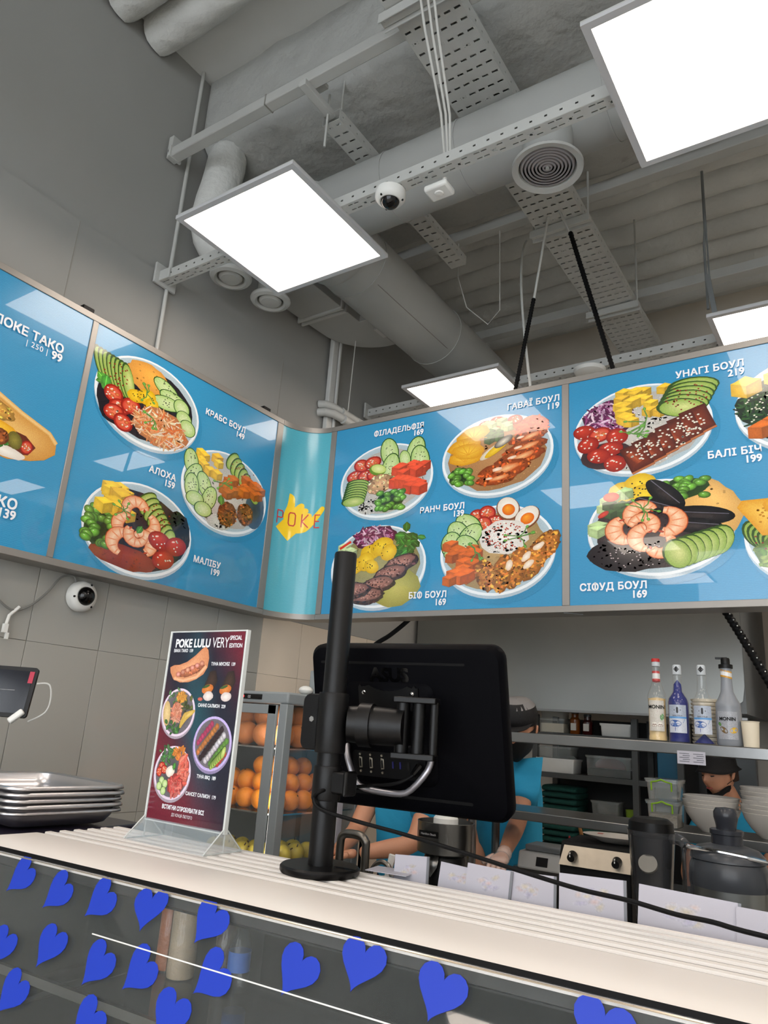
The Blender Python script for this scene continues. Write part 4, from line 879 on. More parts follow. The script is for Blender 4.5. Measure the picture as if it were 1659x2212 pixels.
def card(s_, t_, z, w_, h, rz, tilt, mm, label, name='price_card'):
    o = obj(name, MB().box((0, 0, h/2), (w_, .0012, h)), mm, loc=F(s_, t_, z)); o.rotation_euler = (tilt, 0, rz); return tag(o, label, 'card')
mat('lilac', (168, 160, 224), .5)
card(-.80, .77, zd+.1, .09, .07, .5, -1.0, 'lilac', 'lilac price card leaning by the yellow food pan')
card(-.42, .74, zd+.12, .10, .07, .1, -1.0, 'lilac', 'lilac price card lying low in the case middle')
t = thing('leaflet', 'light blue leaflet with orange slice picture at the case end', 'leaflet', F(-1.30, .86, zd+.06), .7)
obj('sheet', MB().box((0, 0, 0), (.16, .11, .001)), mat('leaf_blue', (120, 170, 190), .5), t); obj('picture', MB().lathe([(0, .0012), (.024, .0012)], c=(.02, -.01, 0), n=16), mat('leaf_orange', (226, 178, 96), .5), t); obj('stand', MB().box((0, 0, -.032), (.12, .08, .06)), 'case_in', t)

# ------------------------------------------------------------------ steel trays, stacked
def tray_mesh(w_, l, d):
    m = MB(); sec = [(0, 0, .035), (.0, .0015, .035)]
    rings = []
    for off, z, r in ((-.028, 0, .02), (-.016, .004, .026), (-.006, d*.6, .03), (-.004, d-.002, .032), (.0, d, .034), (.008, d+.001, .04), (.011, d-.002, .042), (.011, d-.006, .042)):
        rings.append([(x, y, z) for x, y in rrect(w_+2*off, l+2*off, r, 5)])
    n = len(rings[0]); vs = [p for q in rings for p in q]
    fs = [(i*n+k, (i+1)*n+k, (i+1)*n+(k+1) % n, i*n+(k+1) % n) for i in range(len(rings)-1) for k in range(n)]+[tuple(range(n))]
    return m.add(vs, fs)
me = None
for k, lab in enumerate(('bottom', 'second', 'middle', 'fourth', 'top')):
    p = F(-1.528+.003*(k % 2), 1.088-.002*(k % 3), ZT+.0115*k)
    label = {'bottom': 'steel tray at the bottom of the stack on the counter', 'second': 'steel tray second from the bottom of the stack', 'middle': 'steel tray in the middle of the stack', 'fourth': 'steel tray just under the topmost tray of the stack', 'top': 'topmost steel tray of the stack, empty inside'}[lab]
    if me is None: o = obj('steel_tray', tray_mesh(.325, .245, .031), 'tray_metal', sol=.0012, loc=p, smooth=50); me = o.data
    else: o = obj_me('steel_tray', me, sol=.0012, loc=p)
    o.rotation_euler = (0, 0, CR-math.radians(8-.6*(k % 3))); tag(o, label, 'tray', 'stack of steel trays')

# ------------------------------------------------------------------ acrylic menu stand
t = thing('menu_stand', 'clear acrylic table stand holding a dark red and teal menu poster', 'menu stand', F(-1.078, 1.103), CR-math.radians(3.6))
W2, zt, z0 = .11, .40, .032
ac = obj('sleeve', MB().b2((-W2, -.0035, z0), (W2, -.0015, zt)).b2((-W2, .0015, z0), (W2, .0035, zt)), 'acrylic', t)
m = MB()
for s_ in (-1, 1): m.b2((s_*W2-.002, -.0045, z0), (s_*W2+.002, .0045, zt))
m.b2((-W2, -.004, zt-.002), (W2, .004, zt)); m.b2((-W2, -.004, z0), (W2, .004, z0+.002)); obj('sleeve_edge', m, mat('acrylic_edge', (214, 218, 216), .25), t)
m = MB()
for x in (-W2, W2):
    m.prism([(-.047, 0), (0, z0+.012), (.047, 0)], (x-.0012, 0, 0), (0, 1, 0), (0, 0, 1), (1, 0, 0), .0024)
m.add([(-W2, -.047, 0), (W2, -.047, 0), (W2, 0, z0+.008), (-W2, 0, z0+.008)], [(0, 1, 2, 3)]); m.add([(-W2, .047, 0), (W2, .047, 0), (W2, 0, z0+.008), (-W2, 0, z0+.008)], [(0, 1, 2, 3)])
obj('foot', m, 'acrylic', t, smooth=0)
m = MB()
for x in (-W2, W2):
    for s_ in (-1, 1): m.tube([(x, s_*.047, .001), (x, 0, z0+.012)], .0013, n=6)
    m.tube([(x, -.047, .001), (x, .047, .001)], .0013, n=6); m.tube([(x, 0, .001), (x, 0, z0)], .0013, n=6)
obj('foot_edge', m, 'acrylic_edge', t)
fp = lambda u, v, w_: (u, -.0036-w_*.3, v)
s = Art(fp, 31); pw, pz0, pz1 = .106, z0+.003, zt-.003
def g2(u, v):
    e = min(1, max(abs(u)/1.0, 0)); navy, teal, mar = Vector((26, 28, 46)), Vector((28, 74, 86)), Vector((110, 26, 46))
    a = max(0, min(1, 1.5-abs(u+.6*(v-.5))*2.2-abs(v-.42)*1.4)); r_ = max(0, min(1, (u*.7+v*1.9-1.75)*1.6)); l_ = max(0, min(1, (-u*.8-(v*2.2)+1.0)*1.2)); c = navy.lerp(teal, a); c = c.lerp(mar, max(r_, l_)); return tuple(c)
nx, ny = 8, 16; pts, cols = [], []
for j in range(ny+1):
    for i in range(nx+1): pts.append((-pw+2*pw*i/nx, pz0+(pz1-pz0)*j/ny)); cols.append(g2(-1+2*i/nx, j/ny))
s.put(pts, [(j*(nx+1)+i, j*(nx+1)+i+1, (j+1)*(nx+1)+i+1, (j+1)*(nx+1)+i) for j in range(ny) for i in range(nx)], cols)
po = obj('poster', s, print_mat('poster_print', .3, .4), t, smooth=0); plab(po, 'dark menu poster with taco, musubi and three bowls')
def pbowl(u, v, a, b, food, seed, rim=(206, 190, 206)):
    s = Art(fp, seed); s.w = .0012; s.place(u, v, a, b); s.ell(0, -.03, 1, 1, 0, rim, mul(rim, .8), 36); s.ell(0, .02, .97, .95, 0, rim, mul(rim, 1.1), 36); s.ell(0, .02, .88, .86, 0, (60, 60, 60), (110, 104, 112), 36); food(s); obj('bowl_print', s, 'poster_print', po, smooth=0)
def f_sunny(s):
    s.greens(-.3, .6, .4, .3, 20, (66, 96, 60)); s.greens(.5, .2, .24, .3, 14, (58, 66, 36)); s.shreds(.1, .62, .3, .2, 50, [(226, 160, 70)], .2, .04, (200, 130, 50)); s.ell(-.66, -.05, .22, .5, 8, (232, 206, 150), (200, 168, 110), 18)
    s.shreds(-.1, .0, .32, .42, 60, [(226, 140, 110), (236, 170, 140)], .3, .05, (214, 128, 100)); s.greens(-.2, -.62, .4, .2, 18, (50, 84, 44))
    for i in range(6): s.ell(.34+.07*i, -.28+.05*i, .1, .34, -20-8*i, (232, 204, 120), (196, 160, 70), 14)
def f_bbq(s):
    for i, (c, n) in enumerate((((196, 70, 110), 60), ((206, 130, 70), 60), ((52, 34, 40), 50), ((226, 220, 226), 60), ((110, 160, 70), 50), ((206, 76, 60), 40))):
        x, y = -.3+.16*i, .34-.2*i
        for k in range(14):
            X, Y = x-.62+.1*k, y-.56+.115*k
            if X*X+Y*Y < .58: s.ell(X, Y, .11, .12, 0, jit(c, .1, s.r), mul(c, .7), 10, .15)
    s.avo(.16, -.66, 7, .075, .07, .11, .24, -30, 2)
def f_sunset(s):
    s.greens(-.4, .6, .34, .3, 22, (56, 92, 50)); s.shreds(.3, .7, .4, .2, 20, [(232, 140, 60)], .4, .06); s.shreds(.55, .1, .3, .6, 40, [(226, 100, 84), (236, 130, 110)], .4, .08, (214, 92, 76))
    for x, y in ((-.6, .2), (-.7, .0), (-.45, .1)): s.tom(x, y, .16)
    for x, y in ((-.5, -.3), (-.3, -.4), (-.6, -.5), (-.35, -.65)): s.cuke(x, y, .15, .15)
    s.ell(-.1, .06, .24, .2, 20, (250, 246, 236), (220, 206, 190), 16, .06); s.shreds(.25, -.4, .4, .4, 50, [(214, 84, 76), (226, 120, 110)], .3, .06, (196, 70, 66)); s.leaf(.05, .1, .3, 80)
pbowl(-.056, .237, .05, .049, f_sunny, 41); pbowl(.052, .184, .053, .0525, f_bbq, 42, (176, 160, 206)); pbowl(-.049, .123, .054, .0525, f_sunset, 43)
s = Art(fp, 44); s.w = .0012; s.place(-.044, .325, .055, .045)
s.fan([(-1.0, .02), (-.8, .12), (-.5, .14), (-.1, .28), (.3, .56), (.62, .86), (.8, .96), (.95, .8), (1.04, .45), (1.02, .05), (.85, -.25), (.5, -.48), (.1, -.62), (-.35, -.64), (-.75, -.5), (-.95, -.2)], (232, 168, 126), (206, 134, 92)); s.crust(.2, -.1, .7, .22, 20, (206, 120, 84), 60); s.strip([(-.7, -.46), (-.2, -.56), (.5, -.38), (.95, .1)], .08, (238, 186, 146), (216, 150, 110))
for k in range(6): s.ell(-.5+.24*k, -.28+.1*k, .13, .12, 0, jit((232, 170, 150), .15, s.r), (170, 90, 70), 12)
s.place(.046, .288, .055, .045)
for x in (-.35, .55):
    s.fan([(x-.3, .1), (x-.1, .7), (x+.2, .75), (x+.34, .3), (x+.1, -.3)], (70, 50, 40), (40, 28, 26)); s.ell(x-.12, -.06, .3, .2, 20, (222, 142, 70), (190, 100, 40), 14); s.ell(x-.05, -.36, .26, .2, 10, (240, 232, 226), (206, 190, 186), 14, .06); s.ell(x-.2, .05, .2, .06, 20, (70, 100, 50), (50, 80, 40), 10)
s.ell(-.78, -.5, .13, .08, 0, (206, 110, 90), (180, 80, 70), 10)
obj('taco_print', s, 'poster_print', po, smooth=0)
L = [('POKE LULU', -.092, .367, .0235, .0007, 'LEFT', 1, .86), ('VERY', .018, .366, .029, -.0002, 'LEFT', .95, .72), ('SPECIAL', .066, .381, .0115, .0002, 'LEFT', 1, .8), ('EDITION', .066, .366, .0115, .0002, 'LEFT', 1, .8)]
for n_, p_, x, y in (('ВАКА ТАКО', '159', -.094, .357), ('ТУНА МУСУБІ', '139', .022, .331), ('САННІ САЛМОН', '229', .0, .251), ('ТУНА BBQ', '189', .022, .121), ('САНСЕТ САЛМОН', '179', -.002, .088)): L += [(n_+'  '+p_, x, y, .0088, .0002, 'LEFT', 1, .85)]
L += [('ВСТИГНИ СПРОБУВАТИ ВСІ', -.005, .058, .0105, .0003, 'CENTER', 1, .8), ('ДО КІНЦЯ ЛЮТОГО', -.005, .047, .0075, 0, 'CENTER', 1, .8)]
lettering('lettering', po, [q[:1]+(q[1], q[2])+q[3:] for i, q in enumerate(L)], 'letter_white', (0, -.0044, 0), (1, 0, 0), (0, 0, 1), (0, -1, 0), .0002)

# ------------------------------------------------------------------ monitor pole, arm and monitor
pp = (-.812, 1.056, ZT)
t = thing('monitor_stand', 'black pole stand with round base and monitor arm on the counter', 'stand', pp, math.radians(4))
obj('base', MB().lathe([(.064, 0), (.066, .003), (.066, .009), (.063, .012), (0, .0125)], n=48), 'black', t)
obj('base_slot', MB().box((.046, .004, .0128), (.04, .002, .001)), 'black_matte', t)
obj('pole', MB().lathe([(.0208, .011), (.0208, .536), (.0195, .54), (.0195, .5395), (0, .5395)], n=36), 'black', t, smooth=50)
obj('collar', MB().lathe([(.0235, .112), (.0245, .114), (.0245, .165), (.0235, .167)], n=36), 'black', t)
m = MB().box((.03, .0, .142), (.04, .03, .036)).box((.047, -.002, .142), (.008, .036, .04)); obj('cable_clip', m, 'black', t, bev=.004)
zc = .238
obj('clamp', MB().lathe([(.0255, zc-.05), (.0268, zc-.047), (.0268, zc+.047), (.0255, zc+.05)], n=36), 'black', t)
obj('clamp_plate', MB().prism(rrect(.062, .094, .014, 5), (-.022, -.016, zc), (1, 0, 0), (0, 0, 1), (0, 1, 0), .028), 'black', t, bev=.002)
obj('clamp_bolt', MB().ring((-.03, -.02, zc+.004), (-.03, -.012, zc+.004), .005, n=6), 'chrome', t)
m = MB().tube([(.02, .02, zc), (.05, .035, zc), (.118, .05, zc)], [.03, .033, .03], n=22); obj('arm', m, 'black', t)
obj('arm_joint', MB().ring((.04, .03, zc), (.062, .036, zc), .037, n=24), 'black', t)
m = MB().ring((.140, .056, zc-.048), (.140, .056, zc+.048), .0115, n=16).ring((.112, .05, zc-.044), (.112, .05, zc+.044), .012, n=16).ring((.166, .062, zc-.044), (.166, .062, zc+.044), .008, n=12).box((.135, .055, zc+.046), (.075, .034, .01), .2).box((.135, .055, zc-.046), (.075, .034, .01), .2)
obj('hinge', m, 'black', t, bev=.0015)
obj('tilt_head', MB().ring((.05, .10, zc), (.11, .11, zc), .026, n=20).box((.085, .075, zc), (.05, .06, .06)), 'black', t, bev=.003)
mo = thing('monitor', 'black all-in-one screen seen from behind on the pole arm', 'monitor', (-.752, 1.192, .0)); mo.rotation_euler = (math.radians(15), 0, math.radians(5.8))
MW, MH = .394, .305
m = MB(); rings = []
for off, y, r in ((-.02, 0, .02), (-.006, .003, .024), (0, .012, .026), (.0, .032, .026), (-.002, .036, .025)): rings.append([(x, y, z) for x, z in rrect(MW+2*off, MH+2*off, r, 6)])
n = len(rings[0]); m.add([p for q in rings for p in q], [(i*n+k, i*n+(k+1) % n, (i+1)*n+(k+1) % n, (i+1)*n+k) for i in range(len(rings)-1) for k in range(n)]+[tuple(range(n-1, -1, -1)), tuple((len(rings)-1)*n+k for k in range(n))])
m.f = [tuple(reversed(f)) for f in m.f]
mat('monitor_black', (5, 5, 8), .55, bump=.04, bscale=500, spec=.05)
obj('shell', m, 'monitor_black', mo, smooth=40); obj('screen', MB().box((0, .0365, 0), (MW-.03, .001, MH-.04)), 'black_matte', mo)
obj('vent_slot', MB().prism(rrect(.30, .0045, .002, 3), (-.02, -.0012, .120), (1, 0, 0), (0, 0, 1), (0, 1, 0), .002), 'black_matte', mo)
obj('vent_slot', MB().prism(rrect(.30, .0055, .0025, 3), (-.02, -.0012, -.122), (1, 0, 0), (0, 0, 1), (0, 1, 0), .002), 'black_matte', mo)
fr_ = MB(); outer, inner = rrect(.185, .185, .02, 5), rrect(.172, .172, .016, 5); n = len(outer)
fr_.add([(x-.025, -.001, z-.008) for x, z in outer]+[(x-.025, -.006, z-.008) for x, z in inner], [(k, (k+1) % n, n+(k+1) % n, n+k) for k in range(n)]+[tuple(n+k for k in range(n))]); obj('mount_housing', fr_, 'monitor_black', mo, smooth=40)
vp = [(-.062, .055), (-.058, .06), (-.055, .055), (-.05, .055), (-.04, .058)]+[(x, .048+.0000+.16*(abs(x)/.04)**2*.06) for x in (-.03, -.015, 0, .015, .03)]+[(.04, .058), (.05, .055), (.055, .06), (.058, .055), (.062, .055), (.062, -.052), (-.062, -.052)]
obj('mount_plate', MB().prism(vp, (-.022, -.0095, .022), (1, 0, 0), (0, 0, 1), (0, 1, 0), .003), 'black', mo)
for x in (-.05, .05):
    for z in (.05, -.05):
        obj('screw', MB().lathe([(0, 0), (.003, .0004), (.0042, .002), (.0042, .004)], n=12), 'chrome', mo, loc=(x-.022, -.0135, z*.9+.022)).rotation_euler = (math.radians(-90), 0, 0)
obj('port_panel', MB().prism(rrect(.150, .046, .006, 3), (-.03, -.0072, -.066), (1, 0, 0), (0, 0, 1), (0, 1, 0), .002), 'black_matte', mo)
mat('port_metal', (150, 146, 134), .35, .9)
for x in (-.088, -.066, -.042):
    pr = obj('video_port', MB().prism([(-.0035, .0105), (.0035, .0095), (.0035, -.0095), (-.0035, -.0105)], (x, -.0092, -.064), (1, 0, 0), (0, 0, 1), (0, 1, 0), .003), 'port_metal', mo, bev=.0012)
    obj('pin_field', MB().b2((x-.0018, -.0098, -.071), (x+.0018, -.0094, -.057)), 'dark', pr)
    for z in (-.064+.0155, -.064-.0155): obj('port_screw', MB().ring((x, -.0105, z), (x, -.0075, z), .0022, n=8), 'port_metal', mo)
for x in (-.02, -.005): obj('usb_port', MB().box((x, -.0078, -.064), (.003, .002, .012)), mat('usb_blue', (30, 30, 90), .4), mo)
obj('audio_port', MB().box((.012, -.0078, -.064), (.005, .002, .014)), 'dark', mo)
m = MB().tube([(-.115, -.006, -.03), (-.112, -.02, -.044), (-.10, -.03, -.062), (-.088, -.034, -.095), (-.07, -.035, -.103), (-.03, -.035, -.106), (.01, -.035, -.106), (.025, -.034, -.1), (.055, -.03, -.07), (.062, -.02, -.055), (.062, -.006, -.03)], .0062, n=12)
hd = obj('handle', m, mat('satin_alu', (176, 174, 180), .35, .9), mo, sub=1); plab(hd, 'silver bent tube handle')
lettering('logo', mo, [('ASUS', -.062, .087, .0345, .0014, 'LEFT', .95, 1.05)], 'black_gloss', (0, -.0003, 0), (1, 0, 0), (0, 0, 1), (0, -1, 0), .0004)
mat('label_print', (170, 170, 172), .5)
lettering('type_label', mo, [('CE', -.122, .104, .0085, .0002), ('------', -.14, .106, .005, 0), ('-----', -.14, .101, .005, 0), ('----------', -.14, .0955, .005, 0)], 'label_print', (0, -.0004, 0), (1, 0, 0), (0, 0, 1), (0, -1, 0), .0003)
for x in (-.134, -.12): obj('button', MB().lathe([(0, 0), (.003, .0003), (.004, .0015)], n=12, sx=1.3), 'black_gloss', mo, loc=(x, -.0008, .134)).rotation_euler = (math.radians(-90), 0, 0)
# power cable: plug, loop under the handle, then off along the counter
def world(o, p):
    M_ = Matrix.Translation(o.location) @ o.rotation_euler.to_matrix().to_4x4(); return M_ @ Vector(p)-Vector((0, 0, H))
c0 = [tuple(world(mo, p)) for p in ((.036, -.012, -.062), (.03, -.03, -.072), (-.0, -.04, -.086), (-.06, -.04, -.096))]
c1 = [(-.80, 1.04, -.105), (-.815, 1.028, -.118), (-.80, 1.03, -.135), (-.735, 1.05, -.148), (-.668, 1.07, -.158), (-.57, 1.085, -.172), (-.476, 1.09, -.185), (-.386, 1.09, -.195), (-.317, 1.09, -.198), (-.258, 1.09, -.204), (-.214, 1.09, -.205), (-.153, 1.09, -.21), (.1, 1.1, -.222), (.4, 1.1, -.23)]
def smooth_pts(p, k=5):
    out = []
    P_ = [Vector(q) for q in p]
    for i in range(len(P_)-1):
        a, b, c_, d = P_[max(i-1, 0)], P_[i], P_[i+1], P_[min(i+2, len(P_)-1)]
        for j in range(k):
            t_ = j/k; out.append(tuple(.5*((2*b)+(c_-a)*t_+(2*a-5*b+4*c_-d)*t_*t_+(-a+3*b-3*c_+d)*t_**3)))
    return out+[tuple(P_[-1])]
pc = thing('power_cable', 'black power cable running from the monitor along the counter', 'cable', c1[-1])
off = Vector(c1[-1]); obj('cord', MB().tube([Vector(p)-off for p in smooth_pts(c0+c1)], .0031, n=8), 'black_matte', pc)
obj('plug', MB().tube([Vector(c0[0])-off, Vector(c0[1])-off], [.008, .0055], n=10), 'black', pc)
# ------------------------------------------------------------------ menu sheets standing behind the counter edge
mat('sheet_edge', (120, 122, 128), .4); print_mat('faint_print', .5, .2)
sheets = [(-.69, .062, .034, -4, 'small white menu sheet leaning beside the black pole foot'), (-.622, .066, .03, 3, 'white menu sheet behind the counter, second from the pole'), (-.565, .074, .036, 2, 'white menu sheet overlapping the next one by the gloved hand'), (-.488, .078, .036, -2, 'white menu sheet with a dark dot at its top edge'), (-.392, .096, .046, -2, 'white menu sheet standing below the steel grill'), (-.27, .13, .044, 2, 'wide white menu sheet in front of the blender jug'), (-.14, .13, .037, 1, 'white menu sheet in front of the juicer'), (0.0, .14, .034, 0, 'white menu sheet past the juicer')]
for i, (x, w_, h, a, lab) in enumerate(sheets):
    y = 1.175+x*.052+.004*(i % 2); hh = .16
    t = thing('menu_sheet', lab, 'sheet', (x, y, ZT+h-hh), CR, 'menu sheets along the counter back'); t.rotation_euler = (math.radians(-9), math.radians(a), CR)
    obj('sheet', MB().box((0, 0, hh/2), (w_, .0015, hh)), 'white_paper', t)
    obj('clip_edge', MB().box((w_/2+.0015, 0, hh/2), (.004, .003, hh)), 'sheet_edge', t)
    s = Art(lambda u, v, w2: (u, -.0008-w2*.1, v), 60+i); s.place(0, hh-h*.62, w_*.3, h*.4)
    base = [(206, 178, 176), (204, 192, 170), (178, 172, 196), (206, 186, 180)]
    for k in range(9): s.ell(s.r.uniform(-.7, .7), s.r.uniform(-.6, .6), s.r.uniform(.25, .5), s.r.uniform(.2, .4), s.r.uniform(0, 90), mul(s.r.choice(base), s.r.uniform(.9, 1)), (184, 182, 192), 14, .1)
    obj('faded_picture', s, 'faint_print', t, smooth=0)
o = obj('loose_sheet', MB().box((0, 0, 0), (.075, .05, .001)), 'white_paper', loc=(-.735, 1.155, ZT+.0035)); o.rotation_euler = (0, 0, .15); tag(o, 'white sheet lying flat behind the black pole base', 'sheet')

# ------------------------------------------------------------------ tablet and wall cable
t = thing('tablet_stand', 'black tablet on a white stand with charging cable by the tiled wall', 'tablet', (-1.905, 1.075, ZT), math.radians(38))
tb = obj('tablet', MB().prism(rrect(.21, .128, .008, 4), (0, 0, 0), (1, 0, 0), (0, 0, 1), (0, 1, 0), .009), 'black', t, loc=(-.02, -.02, .262)); tb.rotation_euler = (math.radians(-12), 0, 0)
obj('screen', MB().box((0, -.0005, 0), (.19, .0006, .108)), mat('screen_dark', (24, 26, 34), .1), tb)
obj('tag', MB().box((.092, -.001, .038), (.012, .0006, .03)), mat('tag_red', (170, 30, 60), .4), tb)
lettering('screen_text', tb, [('—————', .0, .0, .012, 0)], 'label_print', (0, -.001, 0), (1, 0, 0), (0, 0, 1), (0, -1, 0), .0003)
obj('grip', MB().box((0, 0, 0), (.04, .016, .016)), 'white_plastic', tb, bev=.004, loc=(.082, -.002, -.062)).rotation_euler = (0, math.radians(-45), 0)
obj('post', MB().tube([(0, .02, .0), (0, .02, .12), (-.01, .0, .2)], .014, n=14), 'white_plastic', t); obj('foot', MB().lathe([(.06, 0), (.06, .006), (.02, .012), (0, .012)], n=28), 'white_plastic', t)
obj('charging_cable', MB().tube(smooth_pts([(.088, -.01, .285), (.118, -.006, .285), (.126, 0, .25), (.118, 0, .215), (.08, 0, .19)]), .0022, n=8), 'wire_white', t)
t = thing('wall_cable', 'loose grey cable with plug ends hanging on the tiled wall', 'cable', (XW+.012, 1.52, .29))
obj('cord', MB().tube(smooth_pts([(0, .12, .148), (0, .10, .185), (0, .05, .17), (.005, .0, .10), (.006, -.06, .04), (.004, -.12, .022), (.004, -.2, .07), (.004, -.28, .13)]), .004, n=8), mat('grey_cable', (120, 120, 116), .5), t)
obj('connector', MB().tube([(.006, -.09, .035), (.006, -.12, .0), (.006, -.125, -.035)], .006, n=8).box((.006, -.126, -.045), (.016, .014, .03)).box((.006, -.115, -.07), (.01, .01, .022)), 'white_plastic', t)

# ------------------------------------------------------------------ kitchen: bench, shelves, hood
ZB = -.55
t = thing('work_bench', 'long stainless steel work bench behind the counter', 'bench', (-.5, 2.0, -H)); hb = H+ZB
obj('top', MB().b2((-1.35, -.52, hb-.04), (1.4, .5, hb)), 'steel', t, bev=.004)
for x in (-1.28, 0, 1.3):
    for y in (-.45, .43): obj('leg', MB().ring((x, y, 0), (x, y, hb-.04), .02, n=10), 'steel', t)
obj('lower_shelf', MB().b2((-1.3, -.48, .28), (1.36, .46, .31)), 'steel', t)
sh = thing('pass_shelf', 'two-tier stainless pass shelf standing behind the work bench', 'shelf', (-.3, 2.725, -H))
def zz(z): return z+H
plab(obj('upper_tier', MB().b2((-1.05, -.125, zz(-.018)), (1.2, .125, zz(.018))), 'steel', sh, bev=.003), 'upper steel shelf tier')
plab(obj('lower_tier', MB().b2((-1.05, -.125, zz(-.278)), (1.2, .125, zz(-.248))), 'steel', sh, bev=.003), 'lower steel shelf tier')
for x in (-1.03, 1.18):
    for y in (-.1, .1): obj('post', MB().ring((x, y, 0), (x, y, zz(-.018)), .016, n=10), 'steel', sh)
zu, zl = .0185, -.2475
# ------------------------------------------------------------------ bottles on the upper tier
print_mat('label_art', .4, .1); mat('paper_label', (206, 200, 190), .5); mat('silver_label', (156, 164, 174), .35, .3); mat('white_cap', (190, 196, 200), .3)
def flabel(r): return lambda u, v, w_: ((r+w_)*math.sin(u/r), -(r+w_)*math.cos(u/r), v)
def lrect(s, u0, u1, v0, v1, c, n=10):
    s.put([(u0+(u1-u0)*i/n, v) for v in (v0, v1) for i in range(n+1)], [(i, i+1, n+2+i, n+1+i) for i in range(n)], [c]*(2*n+2)); s.w += 1.2e-4
def bottle(x, y, r, prof, liq, lcol, label, rz=0):
    t = thing('syrup_bottle', label, 'bottle', (x, y, zu), rz)
    mat('liq_'+label[:14], lcol, .4, spec=.2)
    inner = [(max(q-.0025, 0), z) for q, z in prof if z <= liq]; inner.append((0, liq)); inner[0] = (inner[0][0], .003)
    obj('syrup', MB().lathe(inner, n=32), 'liq_'+label[:14], t); obj('glass', MB().lathe(prof, n=32), 'bottle_glass', t)
    return t
P1 = [(.028, 0), (.031, .004), (.031, .015), (.0295, .02), (.0295, .13), (.031, .14), (.030, .152), (.022, .172), (.0145, .195), (.0125, .24), (.0125, .25)]
t = bottle(-.669, 2.68, .031, P1, .145, (226, 196, 140), 'clear syrup bottle with pale yellow syrup and red white cap', .15)
s = Art(flabel(.0318), 71); s.w = .0001; s.place(0, .085)
lrect(s, -.026, .026, -.052, .048, (206, 200, 190))
for x, c in ((-.008, (120, 74, 50)), (.012, (120, 74, 50))): s.ell(x, -.03, .009, .0075, 0, (240, 236, 226), (226, 220, 208), 14); s.ell(x, -.034, .009, .004, 0, c, c, 12)
s.leaf(.016, -.018, .024, 80, (90, 130, 84)); s.strip([(-.02, .042), (.012, .042)], .0012, (150, 140, 130)); s.strip([(-.016, .012), (.004, .012)], .002, (150, 120, 110)); s.strip([(-.018, -.046), (.01, -.046)], .0015, (170, 160, 150))
for k in range(-4, 5): s.strip([(.0+k*.005, .055), (.0+k*.005+.001, .055)], .0001, (206, 200, 190))
L1 = obj('label', s, 'label_art', t, smooth=0)
def curved_text(parent, items, r, m):
    mb = MB(); f = flabel(r)
    for txt, u, v, size, bold, al in items:
        vs, fs = text_mb(txt, size, bold, al); mb.add([f(u+p.x, v+p.y, .0008) for p in vs], fs)
    return obj('lettering', mb, m, parent, smooth=0)
curved_text(t, [('MONIN', .0, .106, .0165, .0005, 'CENTER')], .0324, 'dark')
s = Art(flabel(.0128), 72); s.w = .0001; s.place(0, .212)
for i, (z0, z1, c) in enumerate(((-.017, -.009, (196, 36, 34)), (-.009, .009, (226, 224, 222)), (.009, .017, (196, 36, 34)))):
    n = 16; s.put([(-.0128*PI+2*.0128*PI*k/n, z+.004*math.sin(PI*k/n)) for z in (z0, z1) for k in range(n+1)], [(k, k+1, n+2+k, n+1+k) for k in range(n)], [c]*(2*n+2))
obj('neck_label', s, 'label_art', t, smooth=0)
obj('cap', MB().lathe([(.0135, .249), (.014, .252), (.014, .262), (.0132, .262), (.0132, .264), (.014, .264), (.014, .272), (.0125, .275), (0, .2755)], n=24), ['white_cap'], t); obj('cap_ring', MB().lathe([(.0142, .264), (.0142, .272), (.0126, .2755), (0, .2758)], n=24), mat('cap_red', (180, 40, 40), .35), t)
P2 = [(.033, 0), (.034, .003), (.034, .130), (.031, .142), (.024, .152), (.0165, .165), (.0145, .19), (.0138, .222), (.0135, .228)]
for x, liq, lab in ((-.601, .206, 'square syrup bottle full of deep blue syrup'), (-.523, .034, 'square syrup bottle nearly empty with a little blue syrup')):
    t = bottle(x, 2.685, .034, P2, liq, (10, 22, 110), lab, .1)
    s = Art(flabel(.0352), 73); s.w = .0001; s.place(0, .078)
    lrect(s, -.03, .03, -.047, .043, (168, 176, 190)); lrect(s, -.03, .03, -.047, 0, (200, 204, 214))
    s.fan([(-.0, .037), (.0115, .026), (0, .015), (-.0115, .026)], (20, 20, 24)); s.strip([(-.008, .026), (.008, .026)], .0012, (200, 200, 200)); lrect(s, -.03, .03, -.001, .005, (90, 150, 206))
    s.ell(-.008, -.016, .02, .010, -4, (70, 110, 176), (50, 84, 150), 18); s.ell(-.008, -.022, .017, .006, 0, (120, 150, 200), (70, 100, 170), 14); s.fan([(-.026, -.024), (.012, -.024), (-.008, -.042)], (90, 90, 150), (150, 156, 196)); s.strip([(.0, -.03), (.018, -.014), (.024, .0)], .0012, (150, 170, 200))
    obj('label', s, 'label_art', t, smooth=0); curved_text(t, [('BAR SYRUP', 0, .084, .0062, 0, 'CENTER')], .0356, 'grey_plastic')
    obj('cap', MB().lathe([(.0142, .222), (.0148, .224), (.0138, .252), (.0115, .2555), (0, .256)], n=24), 'white_cap', t)
    s = Art(flabel(.0157), 74); s.w = .0001; s.place(0, .24); s.fan([(0, .0105), (.0095, 0), (0, -.0105), (-.0095, 0)], (16, 16, 20)); s.strip([(-.006, 0), (.006, 0)], .001, (150, 150, 150)); obj('cap_mark', s, 'label_art', t, smooth=0)
t = thing('puree_bottle', 'grey plastic puree bottle with black pump lid', 'bottle', (-.447, 2.69, zu), .05)
obj('body', MB().lathe([(.036, 0), (.039, .005), (.039, .105), (.0375, .112), (.039, .12), (.0375, .132), (.028, .15), (.0195, .17), (.0165, .21), (.0175, .24), (.017, .246)], n=36), mat('grey_bottle', (136, 140, 146), .3), t)
